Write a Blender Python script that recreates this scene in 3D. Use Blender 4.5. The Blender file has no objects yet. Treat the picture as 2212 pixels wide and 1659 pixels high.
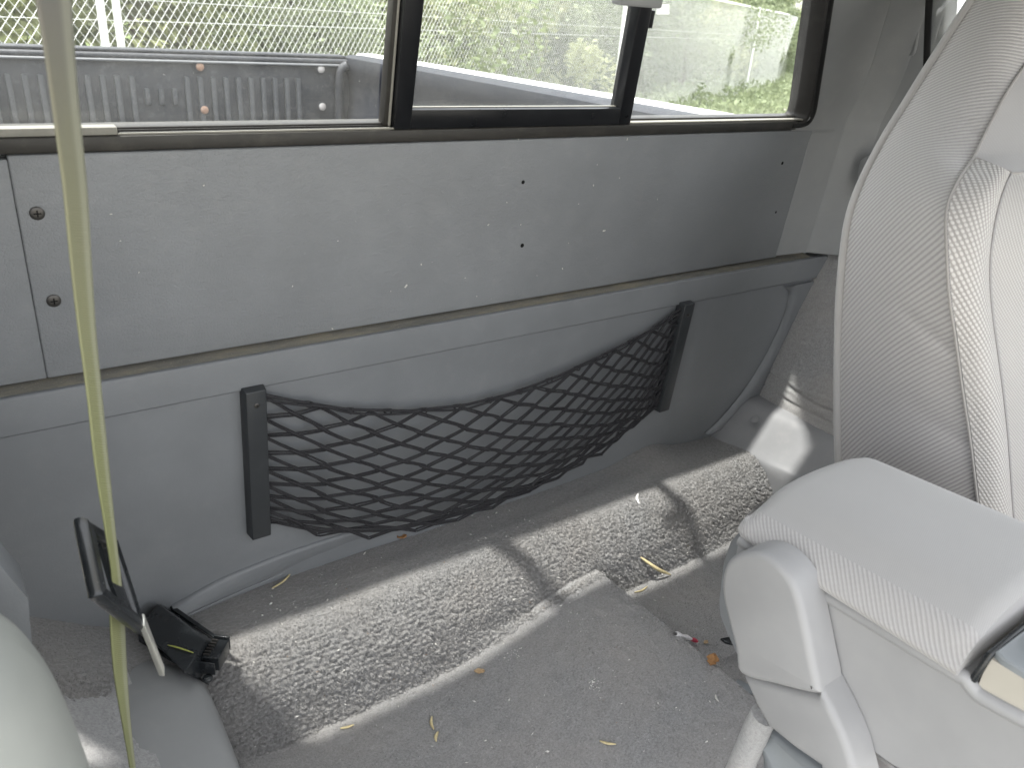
import bpy, bmesh, math, random
import numpy as np
from mathutils import Vector, Matrix
random.seed(7); rng = np.random.default_rng(7)
SC = bpy.context.scene; COL = SC.collection
# ---------------------------------------------------------------- camera
# the camera stands at the origin; x runs across the cab, y towards the tailgate, z up
R_CW = np.array([[0.81469496, -0.19221022, 0.54710818],
                 [-0.57629407, -0.37326704, 0.72701916],
                 [0.06447694, -0.90759404, -0.41486839]])   # columns: camera right, camera down, camera forward
cam_d = bpy.data.cameras.new('camera'); cam = bpy.data.objects.new('camera', cam_d); COL.objects.link(cam)
r_, d_, f_ = R_CW[:, 0], R_CW[:, 1], R_CW[:, 2]
cam.matrix_world = Matrix(((r_[0], -d_[0], -f_[0], 0), (r_[1], -d_[1], -f_[1], 0), (r_[2], -d_[2], -f_[2], 0), (0, 0, 0, 1)))
cam_d.sensor_width = 36; cam_d.lens = 36 * 1742 / 2212; cam_d.clip_start = .01; cam_d.clip_end = 500
cam_d.dof.use_dof = True; cam_d.dof.focus_distance = 1.15; cam_d.dof.aperture_fstop = 11
SC.camera = cam
SC.view_settings.view_transform = 'Standard'; SC.view_settings.look = 'None'
SC.view_settings.exposure = 2.33; SC.view_settings.gamma = 1
# ---------------------------------------------------------------- sky and sun
SUN = Vector((-.24, .06, 1)).normalized()
wld = bpy.data.worlds.new('World'); SC.world = wld; wld.use_nodes = True
wn = wld.node_tree; sky = wn.nodes.new('ShaderNodeTexSky'); sky.sky_type = 'NISHITA'; sky.sun_disc = False
sky.sun_elevation = math.asin(SUN.z); sky.sun_rotation = math.atan2(SUN.x, SUN.y); sky.air_density = 1.2; sky.dust_density = 2.5
hs = wn.nodes.new('ShaderNodeHueSaturation'); hs.inputs['Saturation'].default_value = .16   # thin white overcast veil
wn.links.new(sky.outputs[0], hs.inputs['Color']); wn.links.new(hs.outputs[0], wn.nodes['Background'].inputs[0]); wn.nodes['Background'].inputs[1].default_value = .15
sl = bpy.data.lights.new('sun', 'SUN'); sl.energy = 2.0; sl.angle = math.radians(1.6); sl.color = (1, .97, .92)
so = bpy.data.objects.new('sun', sl); COL.objects.link(so); so.rotation_euler = SUN.to_track_quat('Z', 'Y').to_euler(); so.location = (0, 0, 5)

# ---------------------------------------------------------------- small helpers
A = lambda *p: np.array(p, float)
def ray(px, py):
    return R_CW @ A((px - 1106) / 1742, (py - 829.5) / 1742, 1)
def at_y(px, py, y): r = ray(px, py); return r * y / r[1]
def at_x(px, py, x): r = ray(px, py); return r * x / r[0]
def at_z(px, py, z): r = ray(px, py); return r * z / r[2]
WN = A(0, .9957247, .0923706); WU = A(0, -.0923706, .9957247)
WALL = .88
def wp(u, v, off=0):
    """point on the rear wall: across, up, out towards the cab; above the sill the window leans further in and narrows"""
    d = max(0., v + .2135) * .22
    return (A(u, 0, 0) + WU * v + WN * (WALL - off)) * (1 - d / WALL)
def at_w(px, py, off=0): r = ray(px, py); return r * (WALL - off) / (WN @ r)

def tag(o, label=None, cat=None, group=None, kind=None):
    if label: o['label'] = label
    if cat: o['category'] = cat
    if group: o['group'] = group
    if kind: o['kind'] = kind
    return o
def thing(name, label, cat, loc=(0, 0, 0), group=None):
    o = bpy.data.objects.new(name, None); o.location = [float(q) for q in loc]; o.empty_display_size = .02; COL.objects.link(o)
    return tag(o, label, cat, group)
def origin(o):
    v = Vector((0, 0, 0))
    while o is not None: v += o.location; o = o.parent
    return v
def mesh(name, verts, faces, mat, parent=None, smooth=True, uv=None, loc=None, sharp=None):
    verts = np.asarray(verts, float).reshape(-1, 3)
    me = bpy.data.meshes.new(name)
    base = np.array(origin(parent)) if parent is not None else np.zeros(3)
    c = np.array(loc) if loc is not None else (verts.mean(0) if len(verts) else base)
    vv = verts - c
    me.from_pydata(vv.tolist(), [], [tuple(int(i) for i in f) for f in faces])
    me.update()
    if smooth:
        me.polygons.foreach_set('use_smooth', [True] * len(me.polygons))
        if sharp: me.set_sharp_from_angle(angle=math.radians(sharp))
    if uv is not None:
        l = me.uv_layers.new(name='UVMap'); idx = np.zeros(len(me.loops), int); me.loops.foreach_get('vertex_index', idx)
        l.data.foreach_set('uv', np.asarray(uv, float)[idx].ravel())
    if mat: me.materials.append(mat)
    o = bpy.data.objects.new(name, me); COL.objects.link(o); o.parent = parent
    o.location = [float(q) for q in (c - base)]
    return o
def grid(name, P, mat, parent=None, smooth=True, close_u=False, uvs=None, flip=False, thick=0, sharp=None):
    """P: array (n, m, 3) -> sheet; uv in metres"""
    P = np.asarray(P, float); n, m = P.shape[:2]
    i, j = np.meshgrid(np.arange(n - 1), np.arange(m - 1), indexing='ij'); a = (i * m + j).ravel()
    F = np.stack([a, a + 1, a + m + 1, a + m], 1)
    if close_u:
        j = np.arange(m - 1); a = (n - 1) * m + j; F = np.vstack([F, np.stack([a, a + 1, j + 1, j], 1)])
    if flip: F = F[:, ::-1]
    if uvs is None:
        du = np.zeros((n, m)); du[1:] = np.cumsum(np.linalg.norm(np.diff(P, axis=0), axis=2).mean(1))[:, None]
        dv = np.zeros((n, m)); dv[:, 1:] = np.cumsum(np.linalg.norm(np.diff(P, axis=1), axis=2).mean(0))[None]
        uvs = np.stack([du, dv], -1)
    o = mesh(name, P.reshape(-1, 3), F, mat, parent, smooth, uvs.reshape(-1, 2), sharp=sharp)
    if thick:
        s = o.modifiers.new('thickness', 'SOLIDIFY'); s.thickness = thick; s.offset = 0
    return o
def bm_obj(name, bm, mat, parent=None, smooth=False, sharp=35):
    me = bpy.data.meshes.new(name); bmesh.ops.recalc_face_normals(bm, faces=bm.faces)
    vs = np.array([v.co[:] for v in bm.verts]); c = vs.mean(0)
    for v in bm.verts: v.co -= Vector(c)
    bm.to_mesh(me); bm.free()
    if smooth:
        me.polygons.foreach_set('use_smooth', [True] * len(me.polygons)); me.set_sharp_from_angle(angle=math.radians(sharp))
    me.materials.append(mat)
    o = bpy.data.objects.new(name, me); COL.objects.link(o); o.parent = parent
    base = np.array(origin(parent)) if parent is not None else np.zeros(3)
    o.location = [float(q) for q in (c - base)]
    return o
def hexa(name, c8, mat, parent=None, bev=0, seg=2, smooth=True):
    """c8: four corners of one face then the four opposite ones, same order"""
    bm = bmesh.new(); v = [bm.verts.new([float(q) for q in p]) for p in c8]
    for f in ((0, 1, 2, 3), (7, 6, 5, 4), (0, 4, 5, 1), (1, 5, 6, 2), (2, 6, 7, 3), (3, 7, 4, 0)): bm.faces.new([v[i] for i in f])
    bmesh.ops.recalc_face_normals(bm, faces=bm.faces)
    if bev: bmesh.ops.bevel(bm, geom=list(bm.edges), offset=bev, segments=seg, affect='EDGES', profile=.5)
    return bm_obj(name, bm, mat, parent, smooth and bev > 0, 50)
def box(name, x0, x1, y0, y1, z0, z1, mat, parent=None, bev=0, seg=2):
    return hexa(name, [(x0, y0, z0), (x1, y0, z0), (x1, y1, z0), (x0, y1, z0), (x0, y0, z1), (x1, y0, z1), (x1, y1, z1), (x0, y1, z1)], mat, parent, bev, seg)
def wbox(name, u0, u1, v0, v1, o0, o1, mat, parent=None, bev=0, seg=2, ut0=None, ut1=None):
    ut0 = u0 if ut0 is None else ut0; ut1 = u1 if ut1 is None else ut1
    return hexa(name, [wp(u0, v0, o0), wp(u1, v0, o0), wp(ut1, v1, o0), wp(ut0, v1, o0), wp(u0, v0, o1), wp(u1, v0, o1), wp(ut1, v1, o1), wp(ut0, v1, o1)], mat, parent, bev, seg)
def prism(name, poly, vec, mat, parent=None, bev=0, seg=3, smooth=True):
    """closed outline of 3-D points pushed along vec"""
    bm = bmesh.new(); a = [bm.verts.new([float(q) for q in p]) for p in poly]; b = [bm.verts.new([float(q) for q in (A(*p) + A(*vec))]) for p in poly]
    n = len(a); bm.faces.new(a); bm.faces.new(b[::-1])
    for i in range(n): bm.faces.new((a[i], b[i], b[(i + 1) % n], a[(i + 1) % n]))
    bmesh.ops.recalc_face_normals(bm, faces=bm.faces)
    if bev:
        es = [e for e in bm.edges if (e.verts[0] in b) and (e.verts[1] in b)]
        bmesh.ops.bevel(bm, geom=es, offset=bev, segments=seg, affect='EDGES', profile=.5)
    return bm_obj(name, bm, mat, parent, smooth, 40)
def catmull(pts, k=6, closed=False):
    pts = np.asarray(pts, float); n = len(pts); out = []
    rngi = range(n if closed else n - 1)
    for i in rngi:
        g = (lambda q: pts[q % n]) if closed else (lambda q: pts[min(max(q, 0), n - 1)])
        p0, p1, p2, p3 = g(i - 1), g(i), g(i + 1), g(i + 2)
        for t in np.arange(k) / k:
            out.append(.5 * ((2 * p1) + (-p0 + p2) * t + (2 * p0 - 5 * p1 + 4 * p2 - p3) * t ** 2 + (-p0 + 3 * p1 - 3 * p2 + p3) * t ** 3))
    if not closed: out.append(pts[-1])
    return np.array(out)
def tube_data(pts, rad, ns=6, cap=True):
    pts = np.asarray(pts, float); n = len(pts); rad = np.broadcast_to(np.asarray(rad, float), (n,))
    T = np.gradient(pts, axis=0); T /= np.linalg.norm(T, axis=1)[:, None] + 1e-12
    up = A(0, 0, 1) if abs(T[0][2]) < .9 else A(1, 0, 0); u = np.cross(T[0], up); u /= np.linalg.norm(u); V = []
    for i in range(n):
        u = u - T[i] * (u @ T[i]); u /= np.linalg.norm(u) + 1e-12; w = np.cross(T[i], u)
        for k in range(ns):
            a = 2 * math.pi * k / ns; V.append(pts[i] + rad[i] * (u * math.cos(a) + w * math.sin(a)))
    F = [(i * ns + k, i * ns + (k + 1) % ns, (i + 1) * ns + (k + 1) % ns, (i + 1) * ns + k) for i in range(n - 1) for k in range(ns)]
    if cap: F += [tuple(range(ns))[::-1], tuple((n - 1) * ns + k for k in range(ns))]
    return V, F
def tube(name, pts, rad, mat, parent=None, ns=8, cap=True):
    V, F = tube_data(pts, rad, ns, cap); return mesh(name, V, F, mat, parent, True, sharp=50)
def tubes(name, lst, mat, parent=None, ns=5):
    V, F = [], []
    for pts, rad in lst:
        v, f = tube_data(pts, rad, ns); o = len(V); V += v; F += [tuple(i + o for i in q) for q in f]
    return mesh(name, V, F, mat, parent, True, sharp=60)
def disc(name, c, n, rad, h, mat, parent=None, ns=16, dome=.3):
    """short round button with a domed face, axis n"""
    c = A(*c); n = A(*n) / np.linalg.norm(n); u = np.cross(n, A(0, 0, 1) if abs(n[2]) < .9 else A(1, 0, 0)); u /= np.linalg.norm(u); w = np.cross(n, u)
    prof = [(1, 0), (1, h * .55), (.85, h * .85), (.5, h), (0.02, h * (1 + dome * .2))]; V = []
    for q, hh in prof:
        for k in range(ns): a = 2 * math.pi * k / ns; V.append(c + n * hh + rad * q * (u * math.cos(a) + w * math.sin(a)))
    F = [(i * ns + k, i * ns + (k + 1) % ns, (i + 1) * ns + (k + 1) % ns, (i + 1) * ns + k) for i in range(len(prof) - 1) for k in range(ns)]
    F.append(tuple((len(prof) - 1) * ns + k for k in range(ns)))
    return mesh(name, V, F, mat, parent, True, sharp=45)
def screw(c, n, rad, parent, mat, hmat):
    s = disc('screw', c, n, rad, rad * .35, mat, parent)
    n = A(*n) / np.linalg.norm(n); u = A(1, 0, 0); w = np.cross(n, u); q = A(*c) + n * rad * .37
    V, F = [], []
    for a, b in ((u, w), (w, u)):
        k = len(V); V += [q + a * rad * .5 + b * rad * .1, q - a * rad * .5 + b * rad * .1, q - a * rad * .5 - b * rad * .1, q + a * rad * .5 - b * rad * .1]
        F.append((k, k + 1, k + 2, k + 3)); q = q + n * .0002
    mesh('slot', V, F, hmat, s, False)
    return s
# numpy value noise
_H = rng.random((64, 64, 64))
def vnoise(x, y, z=0.):
    x, y, z = np.broadcast_arrays(np.asarray(x, float), np.asarray(y, float), np.asarray(z, float))
    xi, yi, zi = np.floor(x).astype(int), np.floor(y).astype(int), np.floor(z).astype(int)
    fx, fy, fz = x - xi, y - yi, z - zi; fx, fy, fz = [q * q * (3 - 2 * q) for q in (fx, fy, fz)]
    h = lambda a, b, c: _H[(xi + a) % 64, (yi + b) % 64, (zi + c) % 64]
    L = lambda a, b, t: a + (b - a) * t
    return L(L(L(h(0, 0, 0), h(1, 0, 0), fx), L(h(0, 1, 0), h(1, 1, 0), fx), fy), L(L(h(0, 0, 1), h(1, 0, 1), fx), L(h(0, 1, 1), h(1, 1, 1), fx), fy), fz)
def cells(x, y, seed=0):
    """distance to the nearest jittered cell centre"""
    xi, yi = np.floor(x).astype(int), np.floor(y).astype(int); best = np.full(np.shape(x), 9.)
    for a in (-1, 0, 1):
        for b in (-1, 0, 1):
            cx, cy = xi + a, yi + b; jx = _H[cx % 64, cy % 64, seed]; jy = _H[cy % 64, (cx + 17) % 64, seed + 1]
            best = np.minimum(best, (cx + .1 + .8 * jx - x) ** 2 + (cy + .1 + .8 * jy - y) ** 2)
    return np.sqrt(best)
def sstep(a, b, x): t = np.clip((np.asarray(x, float) - a) / (b - a), 0, 1); return t * t * (3 - 2 * t)

# ---------------------------------------------------------------- materials
class NT:
    def __init__(s, name):
        s.m = bpy.data.materials.new(name); s.m.use_nodes = True; s.t = s.m.node_tree; s.b = s.t.nodes['Principled BSDF']; s.out = s.t.nodes['Material Output']
    def n(s, typ, **kw):
        nd = s.t.nodes.new(typ)
        for k, v in kw.items():
            if k.startswith('i_'): nd.inputs[k[2:].replace('_', ' ')].default_value = v
            else: setattr(nd, k, v)
        return nd
    def l(s, a, b): s.t.links.new(a, b)
    def coord(s, kind='Object', scale=(1, 1, 1), rot=(0, 0, 0)):
        c = s.n('ShaderNodeTexCoord'); m = s.n('ShaderNodeMapping'); m.inputs['Scale'].default_value = scale; m.inputs['Rotation'].default_value = rot
        s.l(c.outputs[kind], m.inputs[0]); return m.outputs[0]
    def noise(s, vec, scale, detail=3, rough=.5):
        q = s.n('ShaderNodeTexNoise'); q.inputs['Scale'].default_value = scale; q.inputs['Detail'].default_value = detail; q.inputs['Roughness'].default_value = rough
        s.l(vec, q.inputs['Vector']); return q.outputs['Fac']
    def ramp(s, fac, stops, interp='LINEAR'):
        r = s.n('ShaderNodeValToRGB'); e = r.color_ramp.elements; r.color_ramp.interpolation = interp
        while len(e) < len(stops): e.new(.5)
        for k, (p, c) in enumerate(stops): e[k].position = p; e[k].color = (*(c if hasattr(c, '__len__') else (c, c, c)), 1)
        s.l(fac, r.inputs[0]); return r.outputs[0]
    def mix(s, fac, a, b, mode='MIX'):
        q = s.n('ShaderNodeMix'); q.data_type = 'RGBA'; q.blend_type = mode
        for v, k in ((fac, 0), (a, 6), (b, 7)):
            if hasattr(v, 'is_output'): s.l(v, q.inputs[k])
            else: q.inputs[k].default_value = v if k == 0 else (*v, 1)
        return q.outputs[2]
    def math(s, op, a, b=0.):
        q = s.n('ShaderNodeMath'); q.operation = op
        for v, k in ((a, 0), (b, 1)):
            if hasattr(v, 'is_output'): s.l(v, q.inputs[k])
            else: q.inputs[k].default_value = v
        return q.outputs[0]
    def bump(s, h, strength, dist=.001, prev=None):
        q = s.n('ShaderNodeBump'); q.inputs['Strength'].default_value = strength; q.inputs['Distance'].default_value = dist; s.l(h, q.inputs['Height'])
        if prev is not None: s.l(prev, q.inputs['Normal'])
        s.l(q.outputs[0], s.b.inputs['Normal']); return q.outputs[0]
    def col(s, c):
        if hasattr(c, 'is_output'): s.l(c, s.b.inputs['Base Color'])
        else: s.b.inputs['Base Color'].default_value = (*c, 1)
        return s
    def set(s, rough=.5, metal=0., spec=.5, **kw):
        s.b.inputs['Roughness'].default_value = rough; s.b.inputs['Metallic'].default_value = metal; s.b.inputs['Specular IOR Level'].default_value = spec
        return s

def plastic(name, c, rough=.55, grain=.25, spec=.4, dust=.12, gscale=900, dustc=(.42, .40, .36), wrinkle=0.):
    t = NT(name); v = t.coord(); big = t.noise(v, 5, 5, .6); fine = t.noise(v, gscale, 2)
    c2 = tuple(min(1, q * 1.12) for q in c); c3 = tuple(q * .9 for q in c)
    base = t.ramp(big, [(.3, c3), (.7, c2)])
    ds = t.ramp(t.noise(v, 38, 6, .7), [(.52, 0), (.75, dust)])
    t.col(t.mix(ds, base, dustc)).set(rough, 0, spec)
    rr = t.ramp(t.noise(v, 20, 5, .65), [(.3, rough - .06), (.75, rough + .12)]); t.l(rr, t.b.inputs['Roughness'])
    h = fine
    if wrinkle:
        w = t.n('ShaderNodeTexVoronoi', feature='DISTANCE_TO_EDGE'); w.inputs['Scale'].default_value = 260; t.l(v, w.inputs['Vector'])
        dist = t.math('MULTIPLY', t.ramp(w.outputs[0], [(0, 0), (.2, 1)]), 1.)
        p = t.bump(dist, wrinkle, .0004)
        pat = t.ramp(t.noise(t.coord(scale=(1, 1, 2.6)), 42, 7, .75), [(.47, 0), (.6, 1)])
        p = t.bump(pat, wrinkle * .9, .0006, p); t.bump(fine, grain, .0003, p)
    else: t.bump(h, grain, .0003)
    return t.m
M = {}
M['wall'] = plastic('wall_vinyl', (.205, .213, .222), .5, .25, .45, .06, wrinkle=.42)
M['wall_low'] = plastic('lower_wall_vinyl', (.175, .183, .192), .48, .2, .45, .05, wrinkle=.1)
M['trim'] = plastic('grey_trim_plastic', (.245, .25, .252), .5, .2, .4, .1)
M['console'] = plastic('console_plastic', (.285, .284, .286), .45, .25, .4, .06)
M['sill'] = plastic('sill_plastic', (.215, .216, .223), .42, .12, .45, .1)
M['seatshield'] = plastic('seat_shield_plastic', (.30, .31, .29), .5, .15, .4, .05)
M['black'] = plastic('black_plastic', (.014, .016, .018), .24, .15, .5, .05, dustc=(.2, .2, .2))
M['bracket'] = plastic('net_bracket_plastic', (.028, .031, .034), .38, .15, .45, .06, dustc=(.2, .2, .2))
M['frame'] = plastic('window_frame', (.026, .024, .021), .45, .1, .4, .35, dustc=(.09, .082, .068))
M['framedark'] = plastic('window_frame_side', (.022, .021, .020), .5, .1, .3, .1, dustc=(.13, .12, .105))
M['sash'] = plastic('sash_black', (.006, .0065, .008), .3, .06, .4, .02, dustc=(.2, .2, .2))
M['lightframe'] = plastic('dusty_frame_lip', (.25, .243, .215), .6, .1, .3, .3)
M['liner'] = plastic('bed_liner', (.035, .037, .042), .55, .3, .35, .5, gscale=300, dustc=(.13, .135, .14))
M['linerdark'] = plastic('dark_bed_liner', (.016, .018, .024), .5, .3, .3, .3, gscale=300, dustc=(.07, .073, .08))
M['rib'] = plastic('highlight_liner_ribs', (.075, .078, .082), .6, .3, .3, .5, gscale=300, dustc=(.2, .2, .2))  # highlights on the ribs put into a lighter base colour
M['caplip'] = plastic('highlight_liner_lip', (.2, .205, .21), .4, .3, .5, .4, gscale=300, dustc=(.4, .4, .4))  # paler than the liner: the bright highlight along the cap is painted in
M['rubber'] = plastic('rubber', (.01, .01, .01), .6, .1, .3, .02)
M['hole'] = plastic('dark_hole', (.01, .01, .01), .8, .1, .1, 0)
M['tan'] = plastic('tan_plastic', (.40, .375, .325), .5, .1, .4, .05)
M['blueplastic'] = plastic('blue_grey_plastic', (.20, .215, .225), .4, .1, .5, .05)
M['white_paint'] = plastic('truck_paint', (.78, .78, .77), .25, .02, .5, .04)
M['ledge'] = None
def ledge_mat():
    t = NT('dusty_ledge'); v = t.coord(); a = t.noise(t.coord(scale=(1, 3, 3)), 11, 9, .75); b = t.noise(v, 700, 2)
    c = t.ramp(a, [(.3, (.12, .122, .118)), (.5, (.19, .18, .155)), (.72, (.29, .26, .19))])
    c = t.mix(t.ramp(b, [(.62, 0), (.75, .6)]), c, (.5, .46, .38)); t.col(c).set(.9, 0, .15); t.bump(b, .5, .0006); return t.m
M['ledge'] = ledge_mat()
def metal(name, c, rough=.35, rust=0.):
    t = NT(name); v = t.coord(); a = t.noise(v, 90, 5, .7)
    if rust: t.col(t.mix(t.ramp(a, [(.35, 0), (.55, rust)]), c, (.28, .12, .05)))
    else: t.col(t.ramp(a, [(.3, tuple(q * .8 for q in c)), (.7, c)]))
    t.set(rough, .9 if not rust else .3); t.bump(a, .15, .0003); return t.m
M['steel'] = metal('steel', (.8, .79, .72), .3); M['steel'].node_tree.nodes['Principled BSDF'].inputs['Metallic'].default_value = .7
M['screw'] = metal('dull_screw', (.10, .095, .09), .45)
M['galv'] = metal('galvanised', (.88, .89, .88), .5)
for k in ('galv',): M[k].node_tree.nodes['Principled BSDF'].inputs['Metallic'].default_value = .25
M['rustbolt'] = metal('rusty_bolt', (.5, .36, .28), .55, .6)
M['whitebolt'] = metal('pale_bolt', (.62, .6, .58), .5, .15)
def carpet(name, c, dark, amp=.6, sc=1., f1=300):
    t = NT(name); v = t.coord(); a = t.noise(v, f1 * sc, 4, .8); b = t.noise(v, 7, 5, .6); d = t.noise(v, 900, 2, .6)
    col = t.ramp(a, [(.36, dark), (.62, c)]); col = t.mix(t.ramp(b, [(.35, 0), (.7, .4)]), col, tuple(q * s for q, s in zip(c, (1.12, 1.03, .95))))  # dark in the bump hollows: shade between tufts painted into the colour
    fl = t.ramp(t.noise(v, 800, 1, .5), [(.735, 0), (.78, .8)]); col = t.mix(fl, col, (.62, .6, .56))
    t.col(col).set(.95, 0, .08); t.b.inputs['Sheen Weight'].default_value = .35; t.b.inputs['Sheen Roughness'].default_value = .6
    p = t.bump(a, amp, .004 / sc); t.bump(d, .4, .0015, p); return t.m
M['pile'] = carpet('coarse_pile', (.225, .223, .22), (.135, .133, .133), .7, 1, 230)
M['carpet'] = carpet('floor_carpet', (.265, .263, .262), (.15, .149, .15), .5, 1.2)
M['sidecarpet'] = carpet('side_carpet', (.37, .37, .37), (.24, .24, .24), .6)
def fabric(name, c, dark, px=.0028, ang=.5, amp=.5, kind='rib', coord='UV'):
    t = NT(name); v = t.coord(coord, rot=(0, 0, ang)); 
    w = t.n('ShaderNodeTexWave', wave_type='BANDS', bands_direction='Y'); w.inputs['Scale'].default_value = .314 / px; w.inputs['Distortion'].default_value = .12; w.inputs['Detail Scale'].default_value = 3
    t.l(v, w.inputs['Vector']); h = w.outputs['Fac']
    w2 = t.n('ShaderNodeTexWave', wave_type='BANDS', bands_direction='X'); w2.inputs['Scale'].default_value = .314 / (px * (.8 if kind == 'mesh' else 1.6)); t.l(v, w2.inputs['Vector'])
    h = t.math('MULTIPLY', h, t.math('ADD', t.math('MULTIPLY', w2.outputs['Fac'], .8 if kind == 'mesh' else .25), .3 if kind == 'mesh' else .75))
    f = t.noise(t.coord('Object'), 2500, 2); big = t.noise(t.coord('Object'), 9, 5, .6)
    col = t.ramp(h, [(.1, dark), (.6, c)]); col = t.mix(t.ramp(big, [(.4, 0), (.75, .3)]), col, tuple(q * .86 for q in c))
    t.col(col).set(.9, 0, .12); t.b.inputs['Sheen Weight'].default_value = .3
    p = t.bump(h, amp, .0012); t.bump(f, .2, .0004, p); return t.m
M['fab_rib'] = fabric('ribbed_seat_cloth', (.455, .436, .428), (.315, .302, .298), .0050, 2.3, .5)
M['fab_mesh'] = fabric('mesh_seat_cloth', (.48, .462, .445), (.27, .257, .245), .0058, .5, .5, 'mesh')
M['fab_soft'] = fabric('smooth_seat_cloth', (.36, .352, .35), (.30, .292, .29), .002, .1, .15)
M['fab_knit'] = fabric('knit_seat_cloth', (.42, .408, .395), (.31, .30, .29), .0034, .5, .3, 'mesh')
M['fab_lid'] = fabric('armrest_cloth', (.385, .374, .366), (.31, .30, .295), .0034, .85, .3)
M['fab_lidtop'] = fabric('armrest_top_cloth', (.345, .339, .332), (.32, .314, .307), .0016, 1.25, .08)
M['welt'] = fabric('welt_cord', (.5, .49, .475), (.36, .35, .34), .003, 1.2, .5)
def belt_mat():
    t = NT('seat_belt_webbing'); v = t.coord('UV'); 
    w = t.n('ShaderNodeTexWave', wave_type='BANDS', bands_direction='Y'); w.inputs['Scale'].default_value = 130; t.l(v, w.inputs['Vector'])
    w2 = t.n('ShaderNodeTexWave', wave_type='BANDS', bands_direction='X'); w2.inputs['Scale'].default_value = 90; t.l(v, w2.inputs['Vector'])
    n = t.noise(v, 30, 3); gr = t.n('ShaderNodeSeparateXYZ'); t.l(v, gr.inputs[0])
    c = t.ramp(t.math('ADD', gr.outputs[1], t.math('MULTIPLY', n, .06)), [(.08, (.17, .16, .15)), (.26, (.215, .21, .14)), (.60, (.235, .248, .105)), (1, (.22, .232, .105))])
    c = t.mix(t.math('MULTIPLY', w.outputs['Fac'], .12), c, (.5, .5, .4)); sel = t.ramp(gr.outputs[0], [(.030, 0), (.034, .45)]); c = t.mix(sel, c, (.42, .42, .33)); t.col(c).set(.6, 0, .4)
    t.bump(t.math('ADD', w.outputs['Fac'], t.math('MULTIPLY', w2.outputs['Fac'], .6)), .4, .0006); return t.m
M['belt'] = belt_mat()
def cord_mat():
    t = NT('black_net_cord'); v = t.coord(); w = t.noise(v, 900, 2); t.col(t.ramp(w, [(.35, (.012, .012, .014)), (.75, (.045, .044, .048))])).set(.65, 0, .3); t.bump(w, .5, .0006); return t.m
M['cord'] = cord_mat()
def glass(name, haze=.05, spots=.5, tint=(.96, .98, .97)):
    t = NT(name); nt = t.t; nt.nodes.remove(t.b)
    tr = t.n('ShaderNodeBsdfTransparent'); tr.inputs[0].default_value = (*tint, 1)
    gl = t.n('ShaderNodeBsdfGlossy'); gl.inputs['Roughness'].default_value = .02
    df = t.n('ShaderNodeBsdfDiffuse'); df.inputs[0].default_value = (.8, .8, .78, 1)
    fr = t.n('ShaderNodeFresnel'); fr.inputs[0].default_value = 1.45
    m1 = t.n('ShaderNodeMixShader'); t.l(fr.outputs[0], m1.inputs[0]); t.l(tr.outputs[0], m1.inputs[1]); t.l(gl.outputs[0], m1.inputs[2])
    v = t.coord(); a = t.noise(v, 14, 7, .75); b = t.noise(v, 260, 3, .6)
    d = t.math('ADD', t.math('MULTIPLY', t.ramp(a, [(.35, .3), (.75, 1)]), haze), t.math('MULTIPLY', t.ramp(b, [(.68, 0), (.76, 1)]), spots))
    m2 = t.n('ShaderNodeMixShader'); t.l(d, m2.inputs[0]); t.l(m1.outputs[0], m2.inputs[1]); t.l(df.outputs[0], m2.inputs[2]); t.l(m2.outputs[0], t.out.inputs[0]); return t.m
M['glass'] = glass('dusty_glass', .21, .24)
def leafmat(name, c1, c2):
    t = NT(name); v = t.coord(); n = t.noise(v, 3.2, 4, .7); t.col(t.ramp(n, [(.3, c1), (.7, c2)])).set(.55, 0, .3)
    t.b.inputs['Transmission Weight'].default_value = 0
    tl = t.n('ShaderNodeBsdfTranslucent'); tl.inputs[0].default_value = (*[q * 1.2 for q in c2], 1); mx = t.n('ShaderNodeMixShader'); mx.inputs[0].default_value = .3
    t.l(t.b.outputs[0], mx.inputs[1]); t.l(tl.outputs[0], mx.inputs[2]); t.l(mx.outputs[0], t.out.inputs[0]); return t.m
M['leafA'] = leafmat('leaves_yellow_green', (.16, .185, .085), (.38, .40, .21))
M['leafB'] = leafmat('leaves_dark_green', (.045, .065, .03), (.17, .21, .10))
M['leafC'] = leafmat('leaves_grey_green', (.11, .14, .075), (.26, .30, .17))
M['bark'] = plastic('bark', (.12, .095, .07), .9, .6, .1, .2, 60)
def ground_mat():
    t = NT('pale_bounce_ground'); v = t.coord(); a = t.noise(v, 1.4, 8, .7); b = t.noise(v, 40, 4)
    t.col(t.mix(t.ramp(b, [(.4, 0), (.7, .5)]), t.ramp(a, [(.3, (.34, .33, .29)), (.6, (.46, .44, .39)), (.75, (.40, .40, .3))]), (.3, .29, .24))).set(.95, 0, .1); t.bump(b, .6, .03); return t.m
M['ground'] = ground_mat()
def grass_mat():
    t = NT('verge'); v = t.coord(); a = t.noise(v, 1.4, 8, .7); b = t.noise(v, 30, 4)
    t.col(t.mix(t.ramp(b, [(.4, 0), (.7, .6)]), t.ramp(a, [(.35, (.09, .13, .05)), (.7, (.24, .27, .12))]), (.06, .09, .03))).set(.95, 0, .1); t.bump(b, .8, .05); return t.m
M['grass'] = grass_mat()
def paint(name, c, rough=.7):
    t = NT(name); n = t.noise(t.coord(), 300, 4, .6); t.col(t.ramp(n, [(.3, tuple(q * .7 for q in c)), (.7, c)])).set(rough, 0, .3); return t.m
M['straw'] = paint('dry_straw', (.62, .52, .30)); M['leafbrown'] = paint('dry_leaf', (.36, .19, .08)); M['leaftan'] = paint('tan_leaf', (.48, .34, .2))
M['crumb'] = paint('pale_crumbs', (.7, .68, .64)); M['paper'] = paint('white_paper', (.8, .78, .78)); M['red'] = paint('red_print', (.55, .06, .1)); M['grit'] = paint('brown_grit', (.3, .2, .13))

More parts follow.
